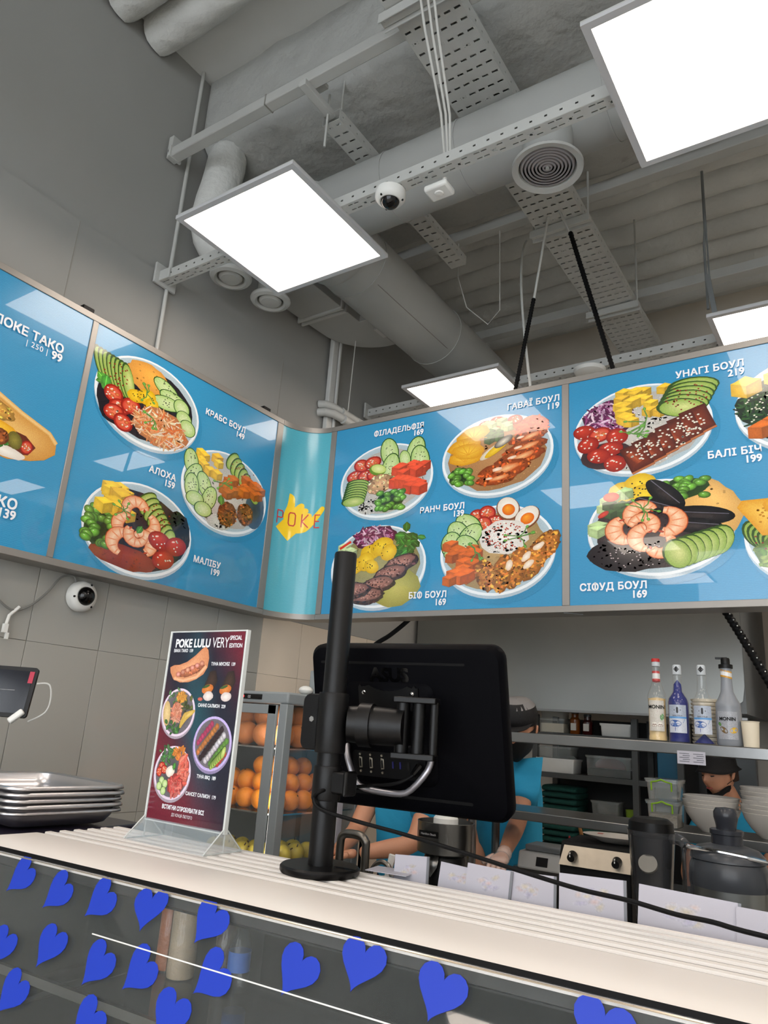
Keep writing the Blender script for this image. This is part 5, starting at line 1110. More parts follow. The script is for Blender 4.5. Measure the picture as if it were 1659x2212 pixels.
s = Art(flabel(.0398), 75); s.w = .0001; s.place(0, .06); lrect(s, -.032, .032, -.04, .046, (158, 160, 166))
s.ell(-.012, -.012, .014, .008, -40, (130, 104, 60), (96, 74, 40), 14); s.leaf(-.02, .0, .016, 130, (70, 110, 50)); s.ell(.018, -.012, .013, .009, 20, (232, 196, 60), (196, 150, 30), 14); s.strip([(-.014, .008), (.012, .008)], .0016, (110, 110, 104)); s.strip([(-.016, -.03), (.014, -.03)], .0016, (150, 80, 80)); obj('label', s, 'label_art', t, smooth=0)
curved_text(t, [('MONIN', 0, .078, .015, .0005, 'CENTER')], .0404, 'dark')
s = Art(flabel(.0176), 76); s.w = .0001; s.place(0, .228); n = 14
for z0, z1, c in ((-.013, -.007, (206, 150, 50)), (-.007, .006, (222, 222, 222)), (.006, .011, (206, 150, 50))): s.put([(-.0176*PI+2*.0176*PI*k/n, z+.004*math.sin(2*PI*k/n)) for z in (z0, z1) for k in range(n+1)], [(k, k+1, n+2+k, n+1+k) for k in range(n)], [c]*(2*n+2))
obj('neck_label', s, 'label_art', t, smooth=0)
obj('pump', MB().lathe([(.022, .246), (.022, .258), (.014, .26), (.014, .275), (.012, .28), (0, .281)], n=24).box((-.012, 0, .279), (.036, .012, .006)), 'black', t)
t = thing('paper_cup', 'plain cream paper cup beside the puree bottle', 'cup', (-.382, 2.67, zu)); obj('cup', MB().lathe([(.022, 0), (.0225, .002), (.0265, .076), (.028, .0775), (.028, .079), (.0255, .0785), (.0215, .006), (0, .005)], n=32), mat('cream', (226, 214, 190), .6), t)
for k in range(12):
    o = obj('cup_lid', MB().lathe([(.052, 0), (.056, .004), (.057, .0095), (.053, .010), (0, .0102)], n=32), 'cream', loc=(-.52, 2.765, zu+.0125*k)) if k == 0 else obj_me('cup_lid', o.data, loc=(-.52, 2.765, zu+.0125*k)); tag(o, 'cream plastic lid in the ribbed stack behind the syrup bottles', 'lid', 'stack of cream lids')
o = obj('order_note', MB().box((0, 0, -.018), (.085, .001, .04)), 'white_paper', loc=(-.549, 2.598, -.008)); tag(o, 'small white printed note hanging from the upper shelf edge', 'note')
m = MB()
for c in (-.021, .021):
    for k in range(5): m.box((c+(.006 if k % 2 else 0), -.0007, -.006-.006*k), (.03-.008*(k % 2), .0003, .0016))
obj('note_text', m, 'grey_plastic', o)
# ------------------------------------------------------------------ lower tier: tubs and bowls
mat('green_clip', (120, 160, 30), .35); mat('grain', (128, 116, 100), .8, bump=.6, bscale=200, var=.3, vscale=120)
def tub(x, y, z, w_, d, h, label, fill=None, fm='grain', clips=True, body='clear_tub', lid=True, group=None):
    t = thing('storage_tub', label, 'tub', (x, y, z), .03, group); m = MB(); rings = []
    for off, zz_ in ((-.006, 0), (-.004, .003), (0, h), (.004, h), (.004, h-.006)): rings.append([(a, b, zz_) for a, b in rrect(w_+2*off, d+2*off, .01, 3)])
    n = len(rings[0]); m.add([p for q in rings for p in q], [(i*n+k, i*n+(k+1) % n, (i+1)*n+(k+1) % n, (i+1)*n+k) for i in range(len(rings)-1) for k in range(n)]+[tuple(range(n-1, -1, -1))]); obj('body', m, body, t)
    if fill: obj('contents', MB().box((0, 0, .003+fill/2), (w_-.014, d-.014, fill)), fm, t)
    if lid: obj('lid', MB().prism(rrect(w_+.012, d+.012, .012, 3), (0, 0, h), (1, 0, 0), (0, 1, 0), (0, 0, 1), .006), body, t)
    if clips: obj('clip', MB().tube([(-w_*.32, -d/2-.003, h-.03), (-w_*.32, -d/2-.005, h-.005), (-w_*.15, -d/2-.006, h-.002), (0, -d/2-.006, h+.004), (w_*.15, -d/2-.006, h-.002), (w_*.32, -d/2-.005, h-.005), (w_*.32, -d/2-.003, h-.03)], .0028, n=6), 'green_clip', t)
    return t
tub(-.655, 2.69, zl, .098, .11, .075, 'clear tub half full of grain with green clip on the lower shelf', .036)
tub(-.655, 2.69, zl+.082, .098, .11, .06, 'empty clear tub with green clip stacked on the grain tub')
mat('ceramic', (178, 173, 166), .3)
def wob(a): return 1+.025*math.sin(3*a)+.018*math.sin(5*a+1)
bme = None
def bowl_stack(x, y, n, dz, label, group):
    global bme
    for k in range(n):
        if bme is None:
            m = MB().lathe([(.033, 0), (.036, .003), (.06, .026), (.078, .053), (.0845, .072), (.0825, .073), (.074, .05), (.056, .028), (.03, .008), (0, .007)], n=40, wob=wob); o = obj('ceramic_bowl', m, 'ceramic', loc=(x, y, zl)); bme = o.data
        else: o = obj_me('ceramic_bowl', bme, loc=(x, y, zl+dz*k))
        o.rotation_euler = (0, 0, .4*k); tag(o, label, 'bowl', group)
bowl_stack(-.517, 2.70, 4, .0115, 'white ceramic bowl in the low stack beside the grain tub', 'low stack of white bowls')
bowl_stack(-.345, 2.70, 7, .0125, 'white ceramic bowl in the tall stack at the shelf end', 'tall stack of white bowls')
# ------------------------------------------------------------------ appliances on the bench
G = 1.1
t = thing('citrus_juicer', 'steel citrus juicer with wide bowl and black base', 'juicer', (-1.235, 2.25, ZB))
obj('base', MB().lathe([(.075, 0), (.078, .01), (.07, .1), (.066, .165), (.062, .175)], n=32), 'black', t)
obj('bowl', MB().lathe([(.06, .175), (.088, .185), (.09, .19), (.09, .272), (.0915, .275), (.089, .276), (.086, .2), (0, .19)], n=40), 'steel', t); obj('reamer', MB().lathe([(.04, .2), (.041, .255), (.04, .285), (.034, .292), (0, .294)], n=28), 'white_plastic', t)
obj('spout', MB().add([(-.018, -.068, .18), (.018, -.068, .18), (.02, -.082, .15), (.0, -.088, .12), (-.02, -.082, .15)], [(0, 1, 2, 3, 4)]), 'steel', t, sol=.002)
obj('badge', MB().prism([(-.034, -.009), (.034, -.009), (.034, .009), (-.034, .009)], (-.01, -.0905, .242), (1, 0, 0), (0, 0, 1), (0, -1, 0), .0015), 'black', t); lettering('badge_text', t, [('Hamilton Beach', -.01, .2395, .0088, .0001, 'CENTER', 1, .95)], 'label_print', (0, -.0922, 0), (1, 0, 0), (0, 0, 1), (0, -1, 0), .0004)
fz = thing('tap', 'tall square-bend brushed steel tap at the sink', 'tap', (-1.405, 1.95, ZB)); mat('tap_steel', (120, 116, 110), .35, 1)
obj('spout', MB().tube(smooth_pts([(.07, 0, 0), (.07, 0, .2), (.066, 0, .225), (.045, 0, .238), (0, 0, .238), (-.018, 0, .23), (-.024, 0, .21), (-.024, 0, .14)], 4), .0125, n=12), 'tap_steel', fz); obj('lever', MB().tube([(-.0, -.02, .02), (.004, -.02, .09), (.016, -.02, .14)], [.006, .009, .005], n=8), 'black', fz)
t = thing('small_tap', 'short curved steel tap next to the tall tap', 'tap', (-1.30, 1.93, ZB)); obj('spout', MB().tube(smooth_pts([(0, 0, 0), (.0, 0, .13), (.01, 0, .165), (.035, 0, .182), (.06, 0, .175), (.074, 0, .15)], 4), .007, n=10), 'tap_steel', t); obj('foot', MB().ring((0, 0, 0), (0, 0, .03), .016, n=14), 'tap_steel', t)
t = thing('cutlery_caddy', 'grey caddy with utensils beside the taps', 'caddy', (-1.235, 1.95, ZB)); obj('box', MB().b2((-.05, -.04, 0), (.05, .04, .14)), 'grey_metal', t, bev=.004)
for k, (x, c) in enumerate(((-.03, 'white_plastic'), (.0, 'tag_red'), (.025, 'white_plastic'))): obj('utensil', MB().tube([(x, 0, .1), (x+.02, .01, .2)], [.006, .012], n=6), c, t)
g = thing('hot_plate', 'steel fronted countertop griddle with two black knobs', 'griddle', (-.767, 2.30, ZB), math.radians(4)); w2 = .103
obj('body', MB().prism([(-.0, .0), (-.0, .225), (.02, .262), (.22, .262), (.22, 0)], (-w2, 0, 0), (0, 1, 0), (0, 0, 1), (1, 0, 0), 2*w2), 'black_matte', g, bev=.003)
m = MB().prism([(-w2, 0), (w2, 0), (w2-.0, .056), (-w2+.012, .056)], (0, -.006, .198), (1, 0, 0), (0, .3, .954), (0, -.954, .3), .003); fp_ = obj('front_panel', m, mat('front_steel', (190, 178, 160), .4, .8, var=.06, vscale=30), g); plab(fp_, 'brushed steel control panel')
for x in (-.062, .066):
    k = obj('knob', MB().ring((x, -.012+.009, .228), (x, -.028, .222), .0135, .011, n=20), 'black', g); obj('pointer', MB().box((x-.002, -.028, .231), (.003, .004, .012)), 'white_plastic', k)
t = thing('oval_plate', 'white oval plate with dark pattern lying on the griddle', 'plate', (-.735, 2.42, ZB+.263), math.radians(8)); obj('plate', MB().lathe([(.05, 0), (.06, .004), (.10, .018), (.103, .02), (.1, .0205), (.058, .008), (0, .007)], n=36, sy=.7), 'ceramic', t); obj('pattern', MB().box((-.05, 0, .0215), (.016, .02, .0006)).box((.02, .0, .0105), (.02, .016, .0006)), mat('pattern_red', (150, 50, 30), .5), t)
t = thing('blender_jug', 'smoky clear blender jug with black lid and handle', 'jug', (-.585, 2.23, ZB))
glass('smoke', (70, 72, 76), a=.45, rough=.1)
obj('jug', MB().lathe([(.043, .1), (.045, .105), (.062, .325), (.064, .33), (.061, .33), (.043, .11), (0, .108)], n=28), 'smoke', t); obj('foot', MB().lathe([(.065, 0), (.065, .07), (.045, .1), (0, .1)], n=28), 'black', t)
obj('lid', MB().lathe([(.06, .325), (.058, .352), (.046, .362), (0, .364)], n=28), 'black', t); obj('handle', MB().tube(smooth_pts([(.058, -.02, .318), (.085, -.03, .316), (.102, -.034, .29), (.106, -.036, .2), (.104, -.036, .14)], 4), .0135, n=10), 'smoke', t)
obj('medallion', MB().ring((.006, -.0665, .255), (.005, -.058, .25), .024, n=24), mat('medal', (120, 118, 112), .4), t); obj('inner_cup', MB().lathe([(.034, .16), (.048, .19), (.054, .315), (0, .318)], n=24), 'black', t)
J = thing('juice_extractor', 'large juicer with grey dome, feed tube and steel body', 'juicer', (-.395, 2.24, ZB+.03), math.radians(6)); obj('foot', MB().lathe([(.07, -.0295), (.08, -.026), (.08, 0), (0, 0)], n=32), 'grey_plastic', J)
obj('body', MB().lathe([(.085, 0), (.092, .01), (.094, .14), (.094, .188)], n=44), 'steel_brushed', J); obj('shoulder', MB().lathe([(.095, .188), (.097, .2), (.094, .234), (.088, .25), (.07, .256)], n=44), 'grey_plastic', J)
glass('dome', (80, 84, 90), a=.5, rough=.08); obj('dome', MB().lathe([(.092, .252), (.09, .264), (.075, .28), (.045, .288), (.036, .29)], n=44), 'grey_plastic', J)
obj('feed_tube', MB().lathe([(.038, .285), (.038, .312), (.041, .314), (.041, .324), (.037, .326), (0, .326)], n=32), mat('tube_grey', (46, 48, 54), .25), J); obj('pusher', MB().lathe([(.024, .322), (.026, .338), (.030, .354), (.030, .367), (.024, .377), (0, .38)], n=28), 'tube_grey', J)
obj('locking_arm', MB().tube(smooth_pts([(-.104, -.02, .05), (-.104, -.03, .22), (-.1, -.04, .27), (-.08, -.06, .278), (0, -.078, .276), (.08, -.06, .266), (.1, -.04, .256), (.106, -.03, .22), (.106, -.02, .05)], 4), .0052, n=8), 'chrome', J)
f94 = flabel(.0944)
mb = MB(); vs, fs_ = text_mb('Bartscher', .0185, .0004, 'CENTER'); mb.add([f94(-.012+p.x, .135+p.y, .0003) for p in vs], fs_); obj('logo', mb, 'dark', J, smooth=0)
t = thing('kitchen_scale', 'light grey kitchen scale with blue display on the back table', 'scale', (-1.16, 2.9, -.47), .05)
obj('body', MB().prism([(-.07, 0), (-.05, .06), (.07, .06), (.07, 0)], (-.085, 0, .0), (0, 1, 0), (0, 0, 1), (1, 0, 0), .17), 'white_plastic', t, bev=.008); obj('pan', MB().box((.01, .01, .073), (.14, .12, .022)), 'grey_metal', t, bev=.006)
obj('display', MB().prism([(-.02, -.016), (.024, -.016), (.024, .016), (-.02, .016)], (.01, -.064, .03), (1, 0, 0), (0, .35, .94), (0, -.94, .35), .002), 'dark', t); obj('keypad', MB().prism([(-.016, -.006), (.004, -.006), (.004, .006), (-.016, .006)], (.016, -.066, .024), (1, 0, 0), (0, .35, .94), (0, -.94, .35), .0022), mat('key_blue', (70, 110, 190), .4), t)
t = thing('back_table', 'dark table under the kitchen scale behind the pass shelf', 'table', (-1.05, 2.93, -H)); obj('top', MB().b2((-.22, -.07, H-.5), (.5, .12, H-.471)), 'steel', t)
for x in (-.2, .48): obj('leg', MB().ring((x, .02, 0), (x, .02, H-.5), .015, n=8), 'steel', t)
t = thing('sauce_bottle', 'red squeeze bottle in front of the white tub', 'bottle', (-1.058, 2.89, -.47)); obj('bottle', MB().lathe([(.02, 0), (.021, .003), (.021, .085), (.014, .098), (.006, .102), (.003, .128), (0, .129)], n=20), mat('ketchup', (170, 16, 20), .35), t)
tub(-1.005, 2.97, -.47, .12, .07, .095, 'white open tub holding a wooden spoon', None, clips=False, body='white_plastic', lid=False)
o = obj('wooden_spoon', MB().tube([(0, 0, 0), (-.03, .0, .13), (-.05, .0, .2)], [.012, .007, .005], n=8), mat('wood', (170, 120, 64), .6), loc=(-1.01, 2.965, -.46)); tag(o, 'wooden spoon leaning in the white tub', 'spoon')
o = obj('red_tub', MB().lathe([(.045, 0), (.05, .06), (.048, .06), (0, .055)], n=4), mat('red_plastic', (170, 24, 30), .4), loc=(-1.11, 2.45, ZB)); tag(o, 'red plastic tub on the bench behind the gloved hand', 'tub')
# ------------------------------------------------------------------ hood, rear rack and far wall things
t = thing('extractor_hood', 'wide brushed stainless extractor hood over the back kitchen', 'hood', (-1.555, 4.5, .165))
m = MB(); cols = ((-.96, 0), (-.5, -.004), (-.14, -.012), (-.02, -.002), (.4, -.006), (.955, 0)); rows_ = (0, .15, .3, .45, .6, .9, 1.2)
m.add([(x+(.10*(.6-z)*.5 if k in (2, 3) else 0), -.4+d*(1 if z < .7 else .4), z) for z in rows_ for k, (x, d) in enumerate(cols)], [(j*6+i, j*6+i+1, (j+1)*6+i+1, (j+1)*6+i) for j in range(len(rows_)-1) for i in range(5)])
obj('front_sheet', m, 'steel_brushed', t, smooth=60, sub=1); obj('canopy', MB().b2((-.96, -.38, .02), (.955, .45, 1.2)), 'grey_metal', t); obj('edge_lip', MB().b2((-.965, -.41, -.012), (.96, -.37, 0)), 'steel', t)
t = thing('wall_column', 'beige square column beside the extractor hood', 'column', (-.30, 4.3, -H)); obj('column', MB().b2((-.14, .0, 0), (.2, .6, H+2.2)), 'white_wall', t)
t = thing('electric_box', 'grey wall cabinet door with round black lock behind the woman', 'cabinet', (-.94, 4.97, -.9)); obj('door', MB().b2((-.25, -.04, 0), (.25, .02, 1.0)), 'grey_metal', t, bev=.004); obj('lock', MB().ring((-.02, -.05, .62), (-.02, -.04, .62), .018, n=16), 'dark', t)
rk = thing('storage_rack', 'grey metal storage rack full of tubs and towels', 'rack', (-1.4, 4.45, -H)); mat('rack_grey', (74, 76, 76), .5)
for x in (-.372, .205, .44):
    for y in (-.16, .16): obj('upright', MB().b2((x-.016, y-.016, 0), (x+.016, y+.016, H+.14)), 'rack_grey', rk)
for z in (.04, -.18, -.70, -1.1): obj('rack_shelf', MB().b2((-.37, -.17, H+z-.028), (.456, .17, H+z)), 'rack_grey', rk)
obj('back_shade', MB().b2((-.37, .165, .3), (.456, .172, H+.13)), mat('rack_shade', (26, 27, 28), .6), rk); obj('side_shade', MB().b2((.452, -.16, .3), (.458, .17, H+.13)), 'rack_shade', rk)  # dark sheets added for the shade inside the rack
tub(-1.68, 4.36, .0405, .15, .12, .075, 'pale closed tub on the rack top shelf', .05, 'cream', False)
tub(-1.68, 4.36, .123, .14, .12, .045, 'small clear tub stacked on the pale rack tub', None, clips=False)
for x, h, c, lab in ((-1.555, .115, (120, 62, 20), 'amber glass jar on the rack top shelf'), (-1.48, .10, (60, 18, 18), 'dark red jar with white label on the rack top shelf')):
    t = thing('glass_jar', lab, 'jar', (x, 4.35, .0405)); obj('jar', MB().lathe([(.028, 0), (.03, .004), (.03, h*.7), (.02, h*.82), (.02, h)], n=20), mat('jar_'+lab[:5], c, .15), t); obj('lid', MB().lathe([(.022, h), (.022, h+.014), (0, h+.015)], n=20), 'grey_plastic', t); obj('label', MB().b2((-.016, -.0312, .02), (.016, -.029, .06)), 'paper_label', t)
tub(-1.305, 4.36, .0405, .17, .13, .062, 'white lidded tub at the rack top shelf end', None, clips=False, body='white_plastic')
tub(-1.655, 4.36, -.1795, .22, .16, .072, 'long white tub on the rack middle shelf', None, clips=False, body='white_plastic')
tub(-1.665, 4.36, -.1, .2, .14, .06, 'clear tub stacked on the long white tub', None, clips=False)
tub(-1.345, 4.36, -.1795, .25, .16, .105, 'big grey clear bin on the rack middle shelf', .04, 'case_in', False)
o = obj('pink_bag', MB().sph((0, 0, .05), (.09, .05, .05), n=16, m=10), mat('pink', (120, 20, 50), .5), loc=(-1.40, 4.50, -.1795)); tag(o, 'crumpled dark pink bag behind the grey bin', 'bag')
tub(-1.375, 4.36, -.4395+.0, .14, .13, .05, 'shallow tub with green clip on the towel pile', None)
tub(-1.375, 4.36, -.3815, .15, .12, .07, 'clear tub stacked on the shallow green clip tub', None, clips=False)
o = obj('green_cup', MB().lathe([(.03, 0), (.036, .1), (.034, .1), (0, .008)], n=20), mat('lime', (120, 150, 40), .4), loc=(-1.24, 4.36, -.44)); tag(o, 'lime green cup beside the stacked tubs on the rack', 'cup')
o = obj('blue_bin', MB().b2((-.06, -.06, 0), (.06, .06, .17)), mat('bin_blue', (20, 90, 120), .4), loc=(-1.03, 4.38, -.1795), bev=.006); tag(o, 'blue plastic bin at the right of the rack', 'bin')
mat('teal_cloth', (10, 66, 60), .85, bump=.5, bscale=60); tm = None
def towel(x, y, z, w_, label, group):
    global tm
    if tm is None:
        m = MB(); sec = [(-.12, .006), (-.128, .02), (-.12, .038), (-.06, .042), (0, .04), (.1, .041), (.12, .036), (.12, .004), (.0, .0)]; n = 8; rnd = random.Random(9); vs = []
        for i in range(n+1):
            for (yy, zq) in sec: vs.append((-.11+.22*i/n, yy+rnd.uniform(-.004, .004), zq+rnd.uniform(-.002, .002)))
        N = len(sec); m.add(vs, [(i*N+k, (i+1)*N+k, (i+1)*N+(k+1) % N, i*N+(k+1) % N) for i in range(n) for k in range(N)]+[tuple(range(N)), tuple(n*N+N-1-k for k in range(N))]); o = obj('folded_towel', m, 'teal_cloth', sub=1, loc=(x, y, z), smooth=80); tm = o.data
    else: o = obj_me('folded_towel', tm, sub=1, loc=(x, y, z))
    o.rotation_euler = (0, 0, random.uniform(-.04, .04)); tag(o, label, 'towel', group); return o
for k in range(13): towel(-1.645, 4.43, -.6995+.034*k, .22, 'folded teal towel in the tall pile on the rack', 'tall pile of teal towels')
for k in range(7): towel(-1.405, 4.43, -.6995+.034*k, .22, 'folded teal towel in the short pile on the rack', 'short pile of teal towels')
# ------------------------------------------------------------------ cables by the sign
o = wire('black_hose', 'thick black cable curving down behind the sign to the left wall', smooth_pts([(-1.75, 2.9, .56), (-1.838, 2.9, .484), (-1.93, 2.9, .42), (-2.024, 2.9, .364), (-2.07, 2.95, .28), (-2.08, 3.0, .1), (-2.08, 3.0, -.8), (-2.08, 3.0, -H+.012)]), .011, 'black_matte')
m = MB(); p0, p1 = Vector((-.56, 2.9, .66)), Vector((-.22, 2.86, -.03)); n = 90
pts = [p0.lerp(p1, i/n)-p1+Vector((0, 0, .02*math.sin(PI*i/n))) for i in range(n+1)]; m.tube(pts, [.0155 if i % 2 else .0125 for i in range(n+1)], n=10)
t = thing('cable_sleeve', 'thick black corrugated hose with pale dots hanging by the bottles', 'cable', tuple(p1)); obj('sleeve', m, 'black_matte', t)
m = MB()
for i in range(2, n, 3): m.sph(pts[i]+Vector((.009, -.0125, .0)), .0026, 6, 4)
obj('dots', m, 'white_plastic', t)
# ------------------------------------------------------------------ fruit fridge
FX, FY, FT = -1.93, 2.222, .108
fd = thing('fruit_fridge', 'grey glass-sided fridge showing oranges, grapefruit and apples', 'fridge', (-2.225, 2.49, -H)); hw, hd2 = .295, .268; hf = H+FT
fm_ = mat('fridge_grey', (140, 146, 148), .4)
obj('top', MB().b2((-hw, -hd2, hf-.045), (hw, hd2, hf)), 'fridge_grey', fd, bev=.008); obj('plinth', MB().b2((-hw, -hd2, 0), (hw, hd2, hf-.78)), 'fridge_grey', fd, bev=.004); obj('back', MB().b2((-hw, hd2-.02, hf-.78), (hw, hd2, hf-.045)), 'fridge_grey', fd); obj('side', MB().b2((-hw, -hd2, hf-.78), (-hw+.02, hd2, hf-.045)), 'fridge_grey', fd)
for x, y in ((hw-.02, -hd2+.02), (hw-.02, hd2-.02)): obj('post', MB().b2((x-.02, y-.02, hf-.78), (x+.02, y+.02, hf-.045)), 'fridge_grey', fd, bev=.003)
m = MB(); 
for x in (-hw+.035, hw-.065): m.b2((x-.022, -hd2-.012, hf-.78), (x+.022, -hd2, hf-.05))
m.b2((-hw+.01, -hd2-.012, hf-.085), (hw-.045, -hd2, hf-.05)); m.b2((-hw+.01, -hd2-.012, hf-.79), (hw-.045, -hd2, hf-.75)); dr = obj('door', m, 'fridge_grey', fd, bev=.002); plab(dr, 'grey framed glass door'); obj('pane', MB().b2((-hw+.05, -hd2-.008, hf-.75), (hw-.085, -hd2-.004, hf-.085)), 'glass', dr)
obj('side_pane', MB().b2((hw-.008, -hd2+.04, hf-.78), (hw-.004, hd2-.04, hf-.045)), 'glass', fd)
obj('control_strip', MB().b2((.02, -hd2-.003, hf-.032), (.16, -hd2, hf-.012)), 'black_gloss', fd); obj('red_display', MB().box((.06, -hd2-.0035, hf-.022), (.008, .001, .008)), mat('red_led', (255, 40, 40), .5, emit=3), fd)
lettering('digits', fd, [('00', .085, hf-.028, .016, .0002)], 'label_print', (0, -hd2-.0032, 0), (1, 0, 0), (0, 0, 1), (0, -1, 0), .0004)
for z in (-.10, -.335, -.585): obj('wire_shelf', MB().b2((-hw+.02, -hd2+.01, H+z-.006), (hw-.012, hd2-.02, H+z)), 'chrome' if z > -.5 else 'white_plastic', fd)
for x in (-.02, .2): obj('shelf_strip', MB().b2((x-.012, hd2-.026, hf-.78), (x+.012, hd2-.02, hf-.06)), 'steel', fd)
obj('lamp_strip', MB().b2((hw-.075, -hd2+.004, hf-.70), (hw-.062, -hd2+.012, hf-.08)), mat('fridge_led', (255, 250, 240), .5, emit=14), fd)
o = obj('paper_strip', MB().box((0, 0, 0), (.002, .035, .22)), 'white_paper', fd, loc=(hw+.001, .12, H-.36)); plab(o, 'white printed paper strip')
t = thing('switch_box', 'grey upright box with white cloth on top of the fruit fridge', 'box', (-1.985, 2.42, .1085)); obj('box', MB().box((0, .03, .05), (.03, .05, .1)), 'fridge_grey', t, bev=.004); obj('cloth', MB().sph((-.005, -.025, .018), (.03, .03, .018), 12, 8), 'white_plastic', t)
mat('orange', (232, 138, 22), .45, bump=.25, bscale=260, var=.08, vscale=30); mat('grapefruit', (206, 124, 62), .45, bump=.2, bscale=220, var=.15, vscale=18); mat('apple', (196, 176, 70), .35, var=.35, vscale=14); mat('stalk', (70, 50, 30), .7)
def fruit(name, m, r, label, group, spots, stalk=False, squash=.96):
    root = None; rnd = random.Random(hash(name) % 99 if False else len(name))
    for (x, y, z) in spots:
        if root is None:
            root = obj(name, MB().sph((0, 0, 0), (r, r, r*squash), 18, 12), m, loc=(x, y, z), smooth=80); tag(root, label, 'fruit', group); o = root
            obj('stem_end', MB().ring((0, 0, r*squash-.003), (0, 0, r*squash+(.012 if stalk else .001)), .0025 if stalk else .004, n=7), 'stalk', root)
        else: o = copy_tree(root, (x, y, z))
        o.rotation_euler = (rnd.uniform(-.9, .9), rnd.uniform(-.9, .9), rnd.uniform(0, 6))
def pile(r, z, rows):
    sp = []; x1, y0 = FX-.03-r, FY+.03+r
    for k, (nx, ny, inset) in enumerate(rows):
        zk = z+r*.97+k*r*1.52
        for i in range(nx):
            for j in range(ny):
                if i < 2 or j < 2: sp.append((x1-inset*r-i*2.06*r, y0+inset*r+j*2.06*r, zk))
    return sp
fruit('grapefruit', 'grapefruit', .047, 'grapefruit on the top fridge shelf', 'grapefruit in the fridge', pile(.047, -.10, [(5, 4, 0), (4, 3, 1)]))
fruit('orange', 'orange', .039, 'bright orange on the middle fridge shelf', 'oranges in the fridge', pile(.039, -.335, [(6, 5, 0), (5, 4, 1), (2, 3, 2.2)]))
fruit('apple', 'apple', .036, 'yellow and red apple on the bottom fridge shelf', 'apples in the fridge', pile(.036, -.585, [(6, 5, 0), (5, 4, 1)]), True, .9)

# ------------------------------------------------------------------ people
mat('skin', (196, 140, 110), .5, bump=.05, bscale=200, var=.04, vscale=20); mat('lips', (150, 70, 66), .45); mat('hair', (52, 34, 26), .6); mat('shirt', (34, 146, 188), .8, bump=.25, bscale=30, var=.06, vscale=8); mat('apron', (18, 30, 62), .8); mat('trousers', (30, 30, 36), .8); mat('cap_black', (14, 14, 16), .8, bump=.2, bscale=200); mat('mask_black', (10, 10, 11), .85); mat('eye_dark', (24, 18, 16), .4); glass('glove', (235, 225, 220), a=.35, rough=.18)
def skin_mesh(chains, sub=2):
    """chains: lists of (pos, radius) – each an own root; ('name', index) links a chain to a node already placed"""
    V, E, Rd, roots, names = [], [], [], [], {}
    for ch in chains:
        link = ch.get('at'); prev = names[link] if link else None
        for k, (nm, p, r) in enumerate(ch['pts']):
            V.append(tuple(p)); Rd.append(r); i = len(V)-1
            if nm: names[nm] = i
            if prev is not None: E.append((prev, i))
            elif k == 0: roots.append(i)
            prev = i
    me = bpy.data.meshes.new('skin'); me.from_pydata(V, E, []); o = bpy.data.objects.new('skin', me); C.objects.link(o)
    o.modifiers.new('s', 'SKIN').use_smooth_shade = True
    d = me.skin_vertices[0].data
    for i, r in enumerate(Rd):
        rr = r if isinstance(r, tuple) else (r, r); d[i].radius = rr; d[i].use_root = i in roots
    q = o.modifiers.new('sub', 'SUBSURF'); q.levels = q.render_levels = sub
    out = bpy.data.meshes.new_from_object(o.evaluated_get(bpy.context.evaluated_depsgraph_get()))
    r = MB().add([v.co.copy() for v in out.vertices], [tuple(p.vertices) for p in out.polygons])
    bpy.data.objects.remove(o); bpy.data.meshes.remove(out); return r
def hand_chains(W, d, nrm, side, curl=.5, k=1.0):
    """palm chain and five finger chains; d: wrist to fingers, nrm: out of the palm, side: towards the thumb"""
    W, d, nrm, side = Vector(W), Vector(d).normalized(), Vector(nrm).normalized(), Vector(side).normalized(); out = []
    out.append({'pts': [(None, W+d*.005*k, .02*k), (None, W+d*.04*k, (.034*k, .016*k)), (None, W+d*.078*k, (.036*k, .014*k))]})
    for i, (o, l) in enumerate(((.028, .068), (.010, .078), (-.009, .073), (-.027, .058))):
        p = W+d*.07*k+side*o*k; a = curl*(.35+.1*i); pts = [(None, p, .0095*k)]
        for j, f in enumerate((.45, .32, .23)):
            a += curl*.75; p = p+(d*math.cos(a)+nrm*math.sin(a))*(l*f*k); pts.append((None, p, (.0092-.0008*j)*k))
        out.append({'pts': pts})
    p = W+d*.022*k+side*.024*k; dd = (d*.65+side*.75+nrm*.25).normalized()
    out.append({'pts': [(None, p, .013*k), (None, p+dd*.032*k, .0105*k), (None, p+dd*.055*k+d*.006*k, .0092*k)]})
    return out
